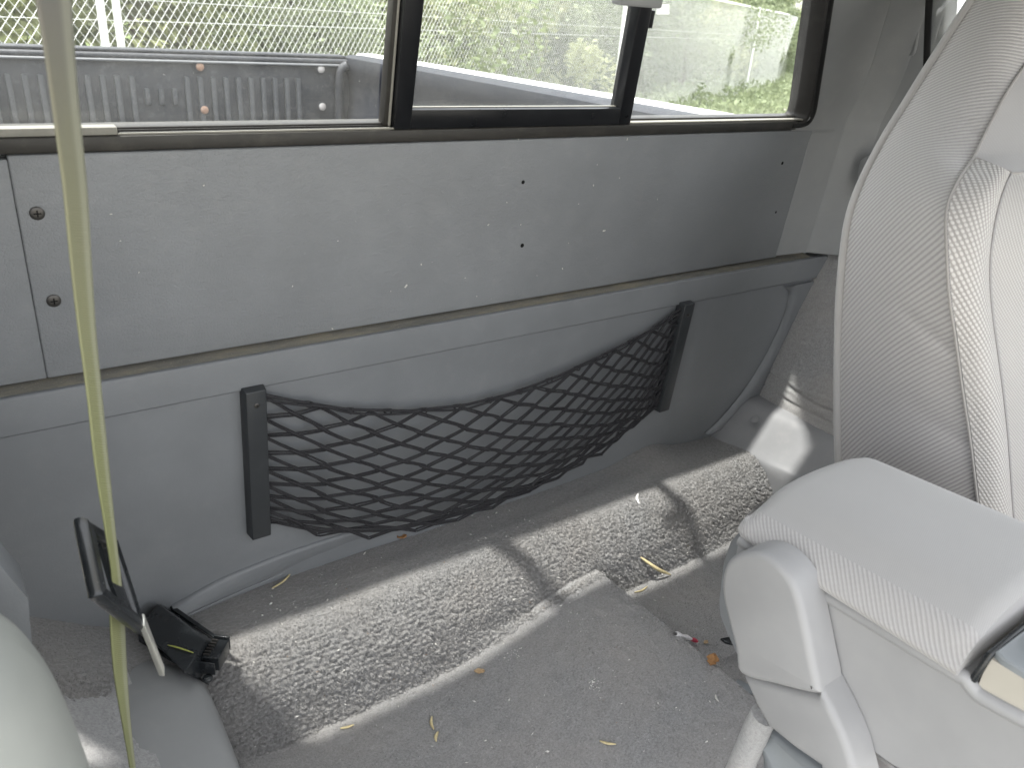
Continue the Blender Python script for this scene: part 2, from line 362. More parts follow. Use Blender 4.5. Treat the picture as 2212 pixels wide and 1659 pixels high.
# ================================================================ SETTING
g = 60
tag(mesh('ground', [(-g, -g, -1.62), (g, -g, -1.62), (g, g, -1.62), (-g, g, -1.62)], [(0, 1, 2, 3)], M['ground'], None, False), 'mostly unseen gravel ground, made pale to bounce light into the cab', kind='structure')  # ground coloured pale to throw more light up into the cab

# ---- carpet surfaces
def step_top(x, y):
    """height of the raised carpet shelf behind the seats"""
    z = -.764 + 0 * x
    z = z + .095 * (1 - sstep(-.05, .13, x))
    z = z + .030 * np.exp(-((x - 1.04) / .075) ** 2) * sstep(.86, .95, y)
    z = z + .006 * (vnoise(x * 9, y * 9) - .5)
    return z
def nose_y(x): return .812 + .012 * (vnoise(np.asarray(x) * 5, 3.3) - .5)
def floor_z(x, y):
    x, y = np.broadcast_arrays(np.asarray(x, float), np.asarray(y, float))
    t = sstep(.475, .765, x) * .057 * (1 - sstep(.787, .801, x))
    return -.882 + t + .007 * (vnoise(x * 6, y * 6, 2.) - .5) + .01 * sstep(.86, 1.2, x)
def step_profile(x):
    """points (y, z) of the shelf profile from the wall to the foot of its front face"""
    ny = nose_y(x); zt = step_top(x, .85)
    pts = [(.962, None), (.93, None), (.90, None), (.875, None), (ny + .045, zt - .001), (ny + .024, zt - .004), (ny + .002, zt - .014), (ny - .018, zt - .031), (ny - .034, zt - .054), (ny - .044, zt - .080)]
    pts = [(y, step_top(x, y) if z is None else z) for y, z in pts]
    yb = ny - .056; zf = float(floor_z(x, yb)); pts.append((yb, zf + .004)); pts.append((yb - .012, zf - .004))
    pts = [p for p in pts[:9]] + [(y, max(z, zf - .004)) for y, z in pts[9:]]
    return np.array([(float(a), float(b)) for a, b in pts])
def fibres(name, P, N, S, n, length, mat, parent):
    """short upright tufts of yarn standing on the carpet sheet"""
    r = np.random.default_rng(len(name)); a, b = P.shape[:2]; i = r.integers(1, a - 1, n); j = r.integers(1, b - 1, n)
    p = P[i, j] + (P[i - 1, j] - P[i, j]) * r.random(n)[:, None] + (P[i, j - 1] - P[i, j]) * r.random(n)[:, None]; nn = N[i, j]
    L = length(S[i, j]) * r.uniform(.5, 1.2, n); d = nn + r.normal(0, .45, (n, 3)); d /= np.linalg.norm(d, axis=1)[:, None]
    t = np.cross(d, r.normal(0, 1, (n, 3))); t /= np.linalg.norm(t, axis=1)[:, None]; w = r.uniform(.0004, .0009, n)[:, None]
    V = np.stack([p - nn * .0006 - t * w, p - nn * .0006 + t * w, p + d * L[:, None] + t * w * .4], 1).reshape(-1, 3); F = np.arange(3 * n).reshape(-1, 3)
    me = bpy.data.meshes.new(name); c = np.array(origin(parent)); me.vertices.add(3 * n); me.vertices.foreach_set('co', (V - c).ravel()); me.loops.add(3 * n); me.loops.foreach_set('vertex_index', F.ravel()); me.polygons.add(n); me.polygons.foreach_set('loop_start', np.arange(0, 3 * n, 3)); me.polygons.foreach_set('loop_total', np.full(n, 3)); me.update(calc_edges=True); me.materials.append(mat)
    o = bpy.data.objects.new(name, me); COL.objects.link(o); o.parent = parent; o['kind'] = 'stuff'; return o
def build_step():
    xs = np.arange(-.14, 1.252, .0018); rows = []
    for x in xs:
        p = catmull(step_profile(x), 10); s = np.r_[0, np.cumsum(np.linalg.norm(np.diff(p, axis=0), axis=1))]
        ss = np.linspace(0, 1, 210); rows.append(np.stack([np.full(210, x), np.interp(ss, s / s[-1], p[:, 0]), np.interp(ss, s / s[-1], p[:, 1])], 1))
    P = np.array(rows); n, m = P.shape[:2]; S = np.linspace(0, .34, m)[None] + 0 * P[..., 0]
    Tu = np.gradient(P, axis=0); Tv = np.gradient(P, axis=1); N = np.cross(Tu, Tv); N /= np.linalg.norm(N, axis=2)[..., None]
    if N[n // 2, 20, 2] < 0: N = -N
    Xw = P[..., 0]; amp = .0010 + .0030 * sstep(.12, .19, S) * (1 - .2 * sstep(.30, .34, S)) + .0009 * sstep(.09, .15, S)
    j = vnoise(Xw * 60, S * 60, 7) * 1.5
    wx = vnoise(Xw / .02, S / .02, 3) * .8; h = .95 - 1.15 * cells(Xw / .0068 + wx, S / .0066 + wx) + .45 * (vnoise(Xw / .0035, S / .0035, 5.) - .5) + .4 * (vnoise(Xw / .03, S / .02, 9.) - .5)
    h += .12 * np.sin(S / .0085 * 2 * math.pi + 3 * vnoise(Xw * 12, S * 10, 3)) * (1 - sstep(.35, .8, Xw))
    P = P + N * (amp * (h - .5))[..., None]
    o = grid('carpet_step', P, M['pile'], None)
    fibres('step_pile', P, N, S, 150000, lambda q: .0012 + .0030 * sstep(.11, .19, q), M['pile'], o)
    return tag(o, 'raised carpeted shelf behind the seats with shaggy rounded front', kind='structure')
build_step()
def build_floor():
    xs = np.r_[np.arange(.0, .77, .004), np.arange(.77, .82, .002), np.arange(.82, 1.27, .004)]; ys = np.arange(.15, .80, .0045)
    X_, Y_ = np.meshgrid(xs, ys, indexing='ij'); Z_ = floor_z(X_, Y_) + .0016 * vnoise(X_ / .009, Y_ / .009, 1) + .0012 * vnoise(X_ / .016, Y_ / .012, 4)
    fP = np.stack([X_, Y_, Z_], -1); fo = grid('floor', fP, M['carpet']); fibres('floor_pile', fP, fP * 0 + A(0, 0, 1), X_, 100000, lambda q: .0024 + 0 * q, M['carpet'], fo)
    tag(fo, 'grey carpeted cab floor with a hump edge', kind='structure')
build_floor()
tag(box('cab_floor_pan', -.16, 1.5, -.9, 1.0, -1.02, -.96, M['black']), 'dark floor pan under the carpet', kind='structure')

# ---- side carpet on the right-hand corner
def side_carpet():
    # lower edge on the sill, upper edge under the side trim, back edge against the wall
    lo = catmull([(1.352, .945, -.69), (1.334, .86, -.700), (1.326, .70, -.702), (1.325, .45, -.70)], 30)
    hi = catmull([(1.440, .922, -.392), (1.437, .84, -.385), (1.437, .70, -.38), (1.437, .45, -.38)], 30)
    n, m = len(lo), 120; t = np.linspace(0, 1, m)
    P = lo[:, None] * (1 - t)[None, :, None] + hi[:, None] * t[None, :, None]
    P[..., 0] += -.012 * np.sin(np.pi * t)[None]
    S = t[None] * .33 + 0 * P[..., 0]; Y = P[..., 1]
    gro = np.exp(-((S - .055 - .006 * np.sin(Y * 30)) / .0035) ** 2) + .7 * np.exp(-((S - .03) / .003) ** 2)
    P[..., 0] -= .0022 * vnoise(Y / .006, S / .005, 2) - .004 * gro
    tag(grid('side_carpet', P, M['sidecarpet']), 'dark grey carpet lining the side wall beside the seat', kind='structure')
side_carpet()

# ---- rear wall of the cab
wall = thing('rear_wall', 'grey vinyl covered rear wall of the cab below the window', 'wall', wp(.7, -.75))
UP0, UP1 = -.231, -.4695
def panel_sheet(name, u0, u1, v0, v1, off, mat, parent, wob=.0012, nu=120, nv=30):
    us = np.linspace(u0, u1, nu); vs = np.linspace(v1, v0, nv); P = np.zeros((nu, nv, 3))
    for i, u in enumerate(us):
        for j, v in enumerate(vs):
            edge = min(1, (v0 - v) / .004, (v - v1) / .004) if 0 else 1
            P[i, j] = wp(u, v, off + wob * (float(vnoise(u * 5, v * 7, off * 50)) - .5))
    return P
up = hexa('upper_panel', [wp(.0685, UP1, -.012), wp(1.30, UP1, -.012), wp(1.30, UP0, -.012), wp(.0685, UP0, -.012), wp(.0685, UP1, .001), wp(1.30, UP1, .001), wp(1.30, UP0, .001), wp(.0685, UP0, .001)], M['wall'], wall, .0022, 3)
hexa('side_panel', [wp(-.16, UP1, -.014), wp(.0682, UP1, -.014), wp(.0682, UP0 - .004, -.014), wp(-.16, UP0 - .004, -.014), wp(-.16, UP1, -.0004), wp(.0682, UP1, -.0004), wp(.0682, UP0 - .004, -.0004), wp(-.16, UP0 - .004, -.0004)], M['wall'], wall, .001, 2)
for q in ((80, 460), (116, 649)): screw(at_w(*q, .001), -WN, .0068, wall, M['screw'], M['hole'])
for q, rr in (((1130, 393), .0028), ((1128, 530), .0032), ((1690, 352), .003), ((1676, 458), .0022)):
    c = at_w(*q, .0012); disc('screw_hole', c, -WN, rr, .0004, M['hole'], wall, 10)
# corner sweep: upper panel curves round into the side trim
def corner_wall():
    vs = np.r_[-.466, -.40, -.30, -.24, -.2325, -.2315, -.228, -.222, -.215, -.205, -.19, -.17, -.12, -.06, 0, .06, .12, .2, .27]; P = []
    for v in vs:
        low = v < -.232
        eu = 1.296 if low else float(np.interp(v, [-.2315, -.222, -.215, -.205, -.19, -.17, 0, .12, .2], [1.236, 1.25, 1.272, 1.284, 1.2835, 1.279, 1.240, 1.213, 1.205]))
        pw = wp(eu, v, -.0008); edge = pw[0]; y0, z0 = pw[1], pw[2]; ew = max(edge, 1.29 if v < -.2 else edge)
        sx = 1.435 - .19 * np.clip((v + .15) / .5, 0, 1)                # side wall leans in towards the roof
        pts = [(edge, y0 + .012), (edge + .0005, y0), (edge + .010, y0 - .003), (ew + (sx - ew) * .45, y0 - .008), (sx - .060, y0 - .010), (sx - .052, y0 - .014), (sx - .016, y0 - .046), (sx - .010, y0 - .052), (sx - .002, y0 - .075), (sx, .775), (sx + .004, .765), (sx + .03, .76)]
        if low: pts[0] = (edge, y0 + .012); pts[1] = (edge, y0 - .0007)
        c = catmull(pts, 7); P.append([(a, b, z0) for a, b in c])
    return grid('corner_trim', np.array(P), M['trim'], ct, sharp=None)
ct = thing('side_trim', 'grey moulded corner trim between rear window and quarter window', 'trim', (1.42, .85, -.40))
corner_wall()
# belt recess: shallow framed pocket on the side trim
def spt(px, py, dx=0):
    r = ray(px, py); k = 1.0
    for _ in range(20):
        p = r * k; v = (p[2] - .0813) / .9957; sx = 1.435 - .19 * np.clip((v + .15) / .5, 0, 1); k = (sx - dx) / r[0]
    return r * k
pk = [spt(1893, -60, .03), spt(1893, 95, .03), spt(1903, 117, .028), spt(1960, 117, .012), spt(1978, 95, .010), spt(2000, -60, .010)]
tube('recess_lip', catmull(pk, 6), .0035, M['trim'], ct)
prism('recess_plate', [spt(1897, -60, .026), spt(1897, 92, .026), spt(1908, 112, .024), spt(1955, 112, .008), spt(1974, 90, .006), spt(1994, -60, .006)], (-.003, 0, 0), M['seatshield'], ct)
# anchor cover
cv = prism('anchor_cover', catmull([spt(1866, 395, .022), spt(1864, 355, .022), spt(1876, 338, .022), spt(1900, 333, .022), spt(1960, 340, .022), spt(1960, 400, .022), spt(1910, 430, .022)], 4, True), (-.014, 0, 0), M['trim'], ct, .004)
disc('cover_screw', spt(1880, 370, .037), (-1, 0, 0), .0045, .002, M['screw'], ct)

# ledge, lower panel
hexa('ledge', [wp(-.16, -.50, -.02), wp(1.392, -.50, -.02), wp(1.392, -.4715, -.02), wp(-.16, -.4715, -.02), wp(-.16, -.50, .0185), wp(1.392, -.50, .0185), wp(1.392, -.4745, .0185), wp(-.16, -.4745, .0185)], M['ledge'], wall, 0)
def low_profile():
    """lower panel: rolled top edge, border strip, shallow step, then plain down to the carpet"""
    return [(-.4760, .008), (-.4735, .0175), (-.4732, .0215), (-.4742, .0232), (-.4765, .0238), (-.5165, .0236), (-.5178, .0228), (-.5185, .0150), (-.5203, .0150), (-.5212, .0180), (-.60, .018), (-.70, .018), (-.80, .017), (-.875, .015)]
prof = low_profile(); us = np.linspace(-.16, 1.437, 90)
P = np.array([[wp(u, v, o + .0006 * (float(vnoise(u * 4, v * 5, 4)) - .5) * (1 if v < -.55 else 0)) for v, o in prof] for u in us])
lp = grid('lower_panel', P, M['wall_low'], wall, sharp=22)
bord = [at_w(1690, 618, .019), at_w(1700, 625, .019), at_w(1703, 640, .019), at_w(1690, 690, .019), at_w(1655, 765, .019), at_w(1610, 838, .019), at_w(1560, 900, .019), at_w(1522, 936, .019)]
bc = catmull(bord, 6); outer = bc + A(.016, 0, 0); out2 = bc + A(.14, 0, 0)
hi = lambda c, d: c - WN * d
grid('side_border', np.stack([bc, hi(bc + A(.004, 0, 0), .006), hi(outer, .009), hi(outer + A(.02, 0, 0), .006), hi(out2, .004)], 1), M['wall_low'], wall)
# flared lip at the foot of the wall
ue = catmull([at_w(372, 1312, .02), at_w(388, 1303, .02), at_w(480, 1252, .02), at_w(594, 1205, .02), at_w(690, 1172, .02), at_w(773, 1146, .02), at_w(870, 1118, .02)], 8)
le = catmull([at_z(398, 1336, -.759), at_z(414, 1325, -.759), at_z(500, 1286, -.758), at_z(600, 1243, -.757), at_z(695, 1203, -.757), at_z(773, 1175, -.757), at_z(872, 1144, -.757)], 8)
md = .5 * (ue + le) - WN * .004 + A(0, 0, -.003)
grid('foot_flare', np.stack([ue + WN * .004, ue - WN * .001, .7 * ue + .3 * md - WN * .001, md, .4 * md + .6 * le, le, le + A(0, 0, -.006)], 1), M['wall_low'], wall)
tube('flare_edge', le + A(0, -.0015, .0005), .0016, M['wall_low'], wall)
# paint chips and crumbs stuck on the wall
chips = thing('wall_chips', 'tiny pale chips and scratches scattered on the rear wall', 'chips', wp(.7, -.4, .002)); V = []; F = []
lst = [(910, 571, 3), (877, 618, 5), (844, 629, 2), (718, 710, 2.5), (1055, 485, 3), (1125, 485, 2), (1160, 595, 2), (1030, 640, 2.5), (1152, 652, 2), (1172, 660, 2), (1305, 498, 5), (1215, 580, 3), (1228, 525, 2), (1282, 400, 3), (1290, 355, 2), (1338, 384, 2), (1355, 300, 3), (1250, 440, 2), (1420, 430, 2), (1095, 437, 2.5), (632, 618, 2), (730, 520, 2), (440, 400, 3), (240, 462, 2), (260, 520, 2.2), (300, 588, 1.6), (1005, 600, 2), (1120, 300, 2)]
for _ in range(12): lst.append((random.gauss(1000, 260), random.gauss(520, 90), random.uniform(.5, 1.1)))
for px, py, s in lst:
    c = at_w(px, py, .0022); a = random.uniform(0, 3); s = s * .0003; e = s * random.uniform(1, 2.4); u = A(math.cos(a), 0, 0) + WU * math.sin(a); w = A(-math.sin(a), 0, 0) + WU * math.cos(a)
    k = len(V); V += [c + u * e + w * s * .6, c - u * e * .9 + w * s, c - u * e - w * s * .7, c + u * e * .8 - w * s, c - WN * .0006]; F += [(k, k + 1, k + 4), (k + 1, k + 2, k + 4), (k + 2, k + 3, k + 4), (k + 3, k, k + 4)]
o = mesh('chip', V, F, M['crumb'], chips, False); o['kind'] = 'stuff'

# shell outside the wall, header, roof, pillars (keep the sun out)
def shell_slab(name, pts_front, pts_back, mat, label, cat): 
    o = hexa(name, list(pts_front) + list(pts_back), mat); return tag(o, label, cat, kind='structure') if cat is None else tag(o, label, cat)
tag(hexa('cab_back_sheet', [wp(-.2, -.9, -.052), wp(1.5, -.9, -.052), wp(1.5, -.222, -.052), wp(-.2, -.222, -.052), wp(-.2, -.9, -.03), wp(1.5, -.9, -.03), wp(1.5, -.222, -.03), wp(-.2, -.222, -.03)], M['white_paint']), 'painted sheet metal outside the rear wall', kind='structure')
WT = .135   # top of the rear glass on the wall scale
tag(hexa('window_header', [wp(-.2, WT, -.014), wp(1.45, WT, -.014), wp(1.45, .22, -.014), wp(-.2, .22, -.014), wp(-.2, WT, .010), wp(1.45, WT, .010), wp(1.45, .22, .010), wp(-.2, .22, .010)], M['trim']), 'headliner rail above the rear window', kind='structure')
tag(box('ceiling', -.30, 1.40, -.12, .775, .24, .30, M['trim'], None, .01), 'grey cab roof lining', kind='structure')
tag(hexa('left_pillar', [wp(-.2, -.23, -.05), wp(-.03, -.23, -.05), wp(.02, .3, -.05), wp(-.2, .3, -.05), wp(-.2, -.23, .01), wp(-.05, -.23, .01), wp(.01, .3, .01), wp(-.2, .3, .01)], M['trim']), 'grey pillar left of the rear window', kind='structure')
tag(box('door_panel', 1.44, 1.50, -.6, .99, -1.0, -.16, M['trim'], None, .01), 'grey driver side panel behind the seat', kind='structure')
tag(box('left_quarter_panel', -.34, -.28, .32, .99, -1.0, .25, M['trim'], None, .01), 'grey side panel at the left end of the cab', kind='structure')
tag(hexa('cab_corner', [wp(1.288, -.24, -.05), wp(1.56, -.24, -.05), wp(1.56, .22, -.05), wp(1.215, .22, -.05), wp(1.288, -.24, -.03), wp(1.56, -.24, -.03), wp(1.56, .22, -.03), wp(1.215, .22, -.03)], M['white_paint']), 'painted cab corner outside the rear window', kind='structure')
# quarter window right
qw = thing('quarter_window', 'narrow side window beside the seat with black seal', 'window', (1.42, .6, -.15))
b0 = A(1.438, .764, -.17); b1 = A(1.29, .790, .27)
tube('seal', [b0, b0 * .5 + b1 * .5, b1], .0055, M['rubber'], qw)
mesh('pane', [b0 + A(.006, 0, 0), b1 + A(.006, 0, 0), b1 + A(.006, -.9, 0), b0 + A(.006, -.9, 0)], [(0, 1, 2, 3)], M['glass'], qw, False)

# ---- sill plate
sill = thing('sill_plate', 'pale grey plastic sill cover at the foot of the side carpet', 'sill plate', (1.28, .8, -.77))
def sillP():
    ys = np.r_[.955, .945, .93, .915, .90, .88, .86, .83, .80, .77, .72, .66, .6, .5, .4]; rows = []
    for y in ys:
        e = float(sstep(.965, .905, y)) if 0 else 1
        x0 = 1.226 + .02 * float(sstep(.94, .84, y)); dz = 0.0
        if y > .945: dz = -.01
        foot = [(x0 - .03 * float(sstep(.79, .76, y)), -.93 if y < .79 else -.80), (x0 - .001, -.80 if y >= .79 else -.86), (x0, -.775), (x0 + .012, -.758), (x0 + .045, -.722), (x0 + .066, -.700), (x0 + .082, -.692), (1.335, -.690), (1.352, -.692), (1.362, -.70)]
        rows.append([(a, y, b + dz) for a, b in catmull(foot, 5)])
    return np.array(rows)
grid('cover', sillP(), M['sill'], sill, sharp=None)
c_ = at_z(1632, 905, -.709); disc('push_clip', c_ + A(-.002, 0, -.001), (-.55, -.1, .8), .0085, .0012, M['sill'], sill, 18)
# ---- rear window
win = thing('rear_window', 'sliding rear window of the truck in a dusty black frame', 'window', wp(.66, -.23))
FB, FT = -.2135, .14
wbox('frame_bar', .0, 1.245, -.2295, -.2145, -.034, .0035, M['frame'], win, .0015)
wbox('frame_lip', .0, 1.262, -.2143, -.2095, -.034, -.012, M['frame'], win, .0012)
wbox('dusty_cover', -.02, .166, -.2142, -.2065, -.012, .001, M['lightframe'], win, .001)
for k, (o0, vv) in enumerate(((-.001, -.2118), (-.008, -.2112), (-.015, -.2106))):
    wbox('track_rib', .168, .464, -.2143, vv, o0 - .0016, o0, M['frame'], win, .0004)
wbox('track_rail', .166, .855, -.2143, -.2122, -.0005, .0015, M['lightframe'], win, .0005)
wbox('sill_strip', .857, 1.262, -.2143, -.2118, -.010, .0012, M['lightframe'], win, .0008)
# right frame leg, leaning
fr = lambda u, v, o: wp(u, v, o)
cor = catmull([(1.225, -.2225), (1.25, -.2225), (1.268, -.218), (1.276, -.203), (1.2705, -.17), (1.232, .0), (1.205, .12), (1.2, .15)], 6)
inn = catmull([(1.225, -.2115), (1.246, -.2115), (1.2545, -.2085), (1.2585, -.200), (1.2535, -.17), (1.214, .0), (1.187, .12), (1.18, .15)], 6)
n_ = len(cor)
Pf = np.array([[wp(*cor[i], .001), wp(*(cor[i] * .95 + inn[i] * .05), .0035), wp(*(cor[i] * .6 + inn[i] * .4), .003), wp(*(cor[i] * .35 + inn[i] * .65), -.004), wp(*inn[i], -.018), wp(*inn[i], -.034)] for i in range(n_)])
grid('frame_side', Pf, M['framedark'], win, sharp=40)
tube('rubber_seal', [wp(a + .009, b, .001) for a, b in cor], .0042, M['rubber'], win)
wbox('frame_top', .0, 1.19, WT - .004, WT + .02, -.0225, .0095, M['frame'], win, .002)
# fixed divider between left pane and sash
def post(name, u0, u1, k0, k1, o0, o1, mat, v0=-.2125, bev=.0015):
    V1 = WT; return wbox(name, u0, u1, v0, V1, o0, o1, mat, win, bev, 2, u0 + k0 * (V1 - v0), u1 + k1 * (V1 - v0))
post('divider', .4605, .4705, .046, .037, -.022, -.006, M['frame']); post('divider_bead', .4655, .4685, .042, .040, -.007, -.0045, M['lightframe'], bev=.0005)
post('sash_stile', .4700, .4915, .037, .060, -.021, .0042, M['sash'], -.2143); post('sash_stile', .8290, .8520, .012, .014, -.021, .0038, M['sash'], -.2143)
wbox('sash_rail', .4912, .8300, -.2143, -.1915, -.021, .0036, M['sash'], win, .0015)
wbox('sash_bead', .4925, .8290, -.1914, -.1905, -.012, -.0075, M['lightframe'], win, .0003)
# latch at the top right of the sash
lt = wbox('latch', .786, .864, -.059, -.035, -.006, .012, M['trim'], win, .003)
wbox('latch_grip', .848, .862, -.085, -.062, -.007, .003, M['sash'], win, .0015)
for (u0, u1, o) in ((-.0, .459, -.018), (.4915, .8335, -.013), (.851, 1.262, -.019)):
    mesh('pane', [wp(u0, -.2125, o), wp(u1, -.2125, o), wp(u1 - (.055 if u1 > 1 else 0), WT, o), wp(u0, WT, o)], [(0, 1, 2, 3)], M['glass'], win, False)
# high mounted item seen above the pane right of the latch: pale sticker on the glass
q = [at_w(1418, 8, -.025), at_w(1446, 8, -.025), at_w(1446, 30, -.025), at_w(1418, 30, -.025)]
st = mesh('window_sticker', q, [(0, 1, 2, 3)], M['paper'], win, False)

# ---- cargo net
net = thing('cargo_net', 'black stretchy cargo net slung between two black brackets on the rear wall', 'net', wp(.66, -.75, .02))
for k, (u0, u1, b, t2) in enumerate(((.268, .2935, -.7445, -.5135), (1.028, 1.053, -.7320, -.5125))):
    br = hexa('bracket', [wp(u0 - .002, b, .018), wp(u1 + .002, b, .018), wp(u1 + .002, t2, .018), wp(u0 - .002, t2, .018), wp(u0, b + .001, .037), wp(u1, b + .001, .037), wp(u1, t2 - .001, .037), wp(u0, t2 - .001, .037)], M['bracket'], net, .0016, 3)
    screw(wp((u0 + u1) / 2, t2 - .021, .037), -WN, .0034, br, M['screw'], M['hole'])
    screw(wp((u0 + u1) / 2, b + .021, .037), -WN, .003, br, M['bracket'], M['hole']) if 0 else None
TU = A(.2935, .34, .404, .497, .591, .675, .764, .857, .956, 1.030); TV = A(-.527, -.547, -.572, -.596, -.608, -.607, -.596, -.576, -.553, -.521)
BU = A(.2935, .364, .475, .599, .688, .783, .883, .964, 1.030); BV = A(-.725, -.765, -.800, -.808, -.801, -.789, -.768, -.742, -.718)
def net_pt(s, t, jit=0.):
    u = .2935 + s * (1.030 - .2935); a = float(np.interp(u, TU, TV)); b = float(np.interp(u, BU, BV))
    w = np.sin(np.pi * s) ** .7; off = .028 + .010 * w * (1 - t) + .034 * w * np.sin(np.pi * min(1, t * 1.0) * .62)
    v = a + (b - a) * t; u2 = u + .012 * np.sin(np.pi * t) * np.sin(2 * np.pi * s)
    if jit:
        u2 += jit * (random.random() - .5); v += jit * .8 * (random.random() - .5); off += jit * .6 * (random.random() - .5)
    return wp(u2, v, off)
NC, NRW = 13, 8
def tmap(r):  # rows crowd towards the bottom
    x = r / NRW; return .02 + .98 * (x * 1.25 - .25 * x * x)
def smap(i): return float(np.interp(i / (NC * 2), [0, .12, .33, .55, .78, 1], [0, .15, .42, .68, .87, 1]))
node = {}
for i in range(NC * 2 + 1):
    for h in range(NRW * 2 + 1):
        x = h / 2 / NRW; jit = .0016 + .013 * max(0, x - .66) / .34
        node[i, h] = net_pt(smap(i), tmap(h / 2), jit if 0 < i < NC * 2 else .001)
for c in range(NC):       # cords zigzag down the net and are linked with their neighbours at the knots
    for side in (0, 1):
        base = 2 * c + 1; key = []
        for h in range(NRW * 2 + 1):
            if h % 2: key.append(node[base, h])
            else: key.append(node[base + (1 if (h // 2 + side) % 2 else -1), h])
        pts = []
        for h, q in enumerate(key):       # short level run at every knot, so the cells are rounded
            dr = A(0, 0, 0)
            if 0 < h < len(key) - 1:
                e = (key[h + 1] - key[h - 1]); dr = e / (np.linalg.norm(e) + 1e-9) * .0024
            if h % 2 == 0: q = q * .94 + node[base, h] * .06
            pts += [q - dr, q + dr]
        pts = np.array(pts)
        for k, (dx, dy, dz, rr) in enumerate(((0, 0, .0014, .00150), (.0004, -.0006, -.0016, .0014))):
            tube('net_cord', catmull(pts + A(dx, dy - .001 * side, dz) + rng.normal(0, .0003, pts.shape), 2), rr, M['cord'], net, 5)
for i in range(1, NC * 2):       # knots: the cords run side by side for a short way along one diagonal
    for h in range(1, NRW * 2):
        if (i + h) % 2 == 0 and (i % 2 == 0) == (h % 2 == 0): 
            a_, b_ = node[i - 1, h - 1], node[min(i + 1, NC * 2), min(h + 1, NRW * 2)]; d = (b_ - a_) * .17; q = node[i, h] + A(0, -.0012, 0)
            V, F = tube_data([q - d, q - d * .5, q, q + d * .5, q + d], [.0012, .0025, .0029, .0025, .0012], 5); mesh('net_knot', V, F, M['cord'], net)
top1 = np.array([net_pt(s, 0) for s in np.linspace(0, 1, 60)]); bot1 = np.array([net_pt(s, .97) for s in np.linspace(0, 1, 60)])
tube('elastic_cord', top1, .0021, M['cord'], net, 7)
tube('elastic_cord', top1 + np.stack([0 * top1[:, 0], -.002 + 0 * top1[:, 0], -.0055 * np.abs(np.cos(np.linspace(0, 5 * np.pi, 60)))], 1), .0017, M['cord'], net, 6)
bot1[:, 2] += .010 * np.sin(np.linspace(0, np.pi, 60)); tube('elastic_cord', bot1, .0020, M['cord'], net, 7)
tube('elastic_cord', bot1 + A(0, .002, -.006), .0017, M['cord'], net, 6)
for i in range(1, NC):    # loops where the netting is threaded over the top elastic
    c = net_pt(i / NC, .0) ; d = net_pt(i / NC + .004, .0) - c; d /= np.linalg.norm(d)
    a = np.linspace(0, 2 * np.pi, 11); L = [c + d * (.0065 * math.sin(t) ) + A(0, -1, 0) * .003 * math.cos(t * 2) + A(0, 0, 1) * (.0042 * math.cos(t) - .0008) for t in a]
    tube('net_loop', L, .0013, M['cord'], net, 5, False)
# ---- seat belt with its tongue
belt = thing('seat_belt', 'grey green seat belt webbing hanging down at the left', 'seat belt', at_y(285, 1659, .66))
def webbing():
    # left edge px, right edge px, at image rows; depths give the twist
    rows = [(-80, 62, 146, .475, .515), (0, 76, 150, .48, .52), (150, 100, 160, .49, .525), (280, 118, 172, .50, .53), (400, 134, 184, .51, .54), (560, 150, 194, .525, .55), (700, 166, 203, .54, .562), (850, 186, 217, .55, .572), (1000, 203, 232, .56, .582), (1150, 226, 247, .575, .592), (1250, 240, 259, .585, .6), (1330, 236, 266, .59, .61), (1450, 244, 272, .6, .62), (1560, 262, 280, .62, .635), (1659, 279, 291, .64, .65), (1760, 292, 302, .655, .665)]
    Lp = catmull([at_y(a, r, y0) for r, a, b, y0, y1 in rows], 6); Rp = catmull([at_y(b, r + 4, y1) for r, a, b, y0, y1 in rows], 6)
    P = []; UVs = []
    for i, (l, r) in enumerate(zip(Lp, Rp)):
        w = np.linspace(0, 1, 9); bul = A(-.2, -.35, 0) * .004
        P.append([l + (r - l) * t + bul * math.sin(math.pi * t) for t in w]); UVs.append([(t * .047, i / len(Lp)) for t in w])
    o = grid('webbing', np.array(P), M['belt'], belt, uvs=np.array(UVs)); s = o.modifiers.new('thickness', 'SOLIDIFY'); s.thickness = .0013
    # woven selvedge
    tube('selvedge', Rp, .0009, M['fab_mesh'], belt, 6); return
webbing()
tg = thing('belt_tongue', 'black latch plate with bright metal tongue threaded on the belt', 'belt tongue', at_y(215, 1290, .56))
Aq, Bq, Cq, Dq = at_y(176, 1128, .568), at_y(208, 1288, .548), at_y(304, 1362, .592), at_y(243, 1172, .632)
pn = np.cross(Bq - Aq, Dq - Aq); pn /= np.linalg.norm(pn); pn = pn if pn[1] < 0 else -pn
rim = catmull([Aq * .9 + Dq * .1, Aq * .93 + Bq * .07, Bq * .92 + Aq * .08, Bq * .93 + Cq * .07, Cq * .9 + Bq * .1, Cq * .92 + Dq * .08, Dq * .92 + Cq * .08, Dq * .9 + Aq * .1], 6, True)
cq = rim.mean(0); cr = cq + (Dq - Aq) * .06; ins = lambda k: cr + (rim - cr) * k
Pl = np.stack([ins(1.0) + pn * .0045, ins(1.05) + pn * .0025, ins(1.06), ins(1.05) - pn * .0035, ins(1.0) - pn * .0055, ins(.74) - pn * .0055, ins(.70) - pn * .003, ins(.70) + pn * .003, ins(.74) + pn * .0045], 1)
Pl = np.concatenate([Pl, Pl[:, :1]], 1); grid('loop', Pl, M['black'], tg, close_u=True, sharp=60)
lerp = lambda a, b, t: a + (b - a) * t
tp_ = lambda t, v: lerp(lerp(Aq, Dq, t), lerp(Bq, Cq, t), v)
prism('plate', [tp_(.50, .10), tp_(.95, .10), tp_(.97, .55), tp_(.95, .92), tp_(.60, .92), tp_(.52, .6)], pn * -.003, M['black'], tg)
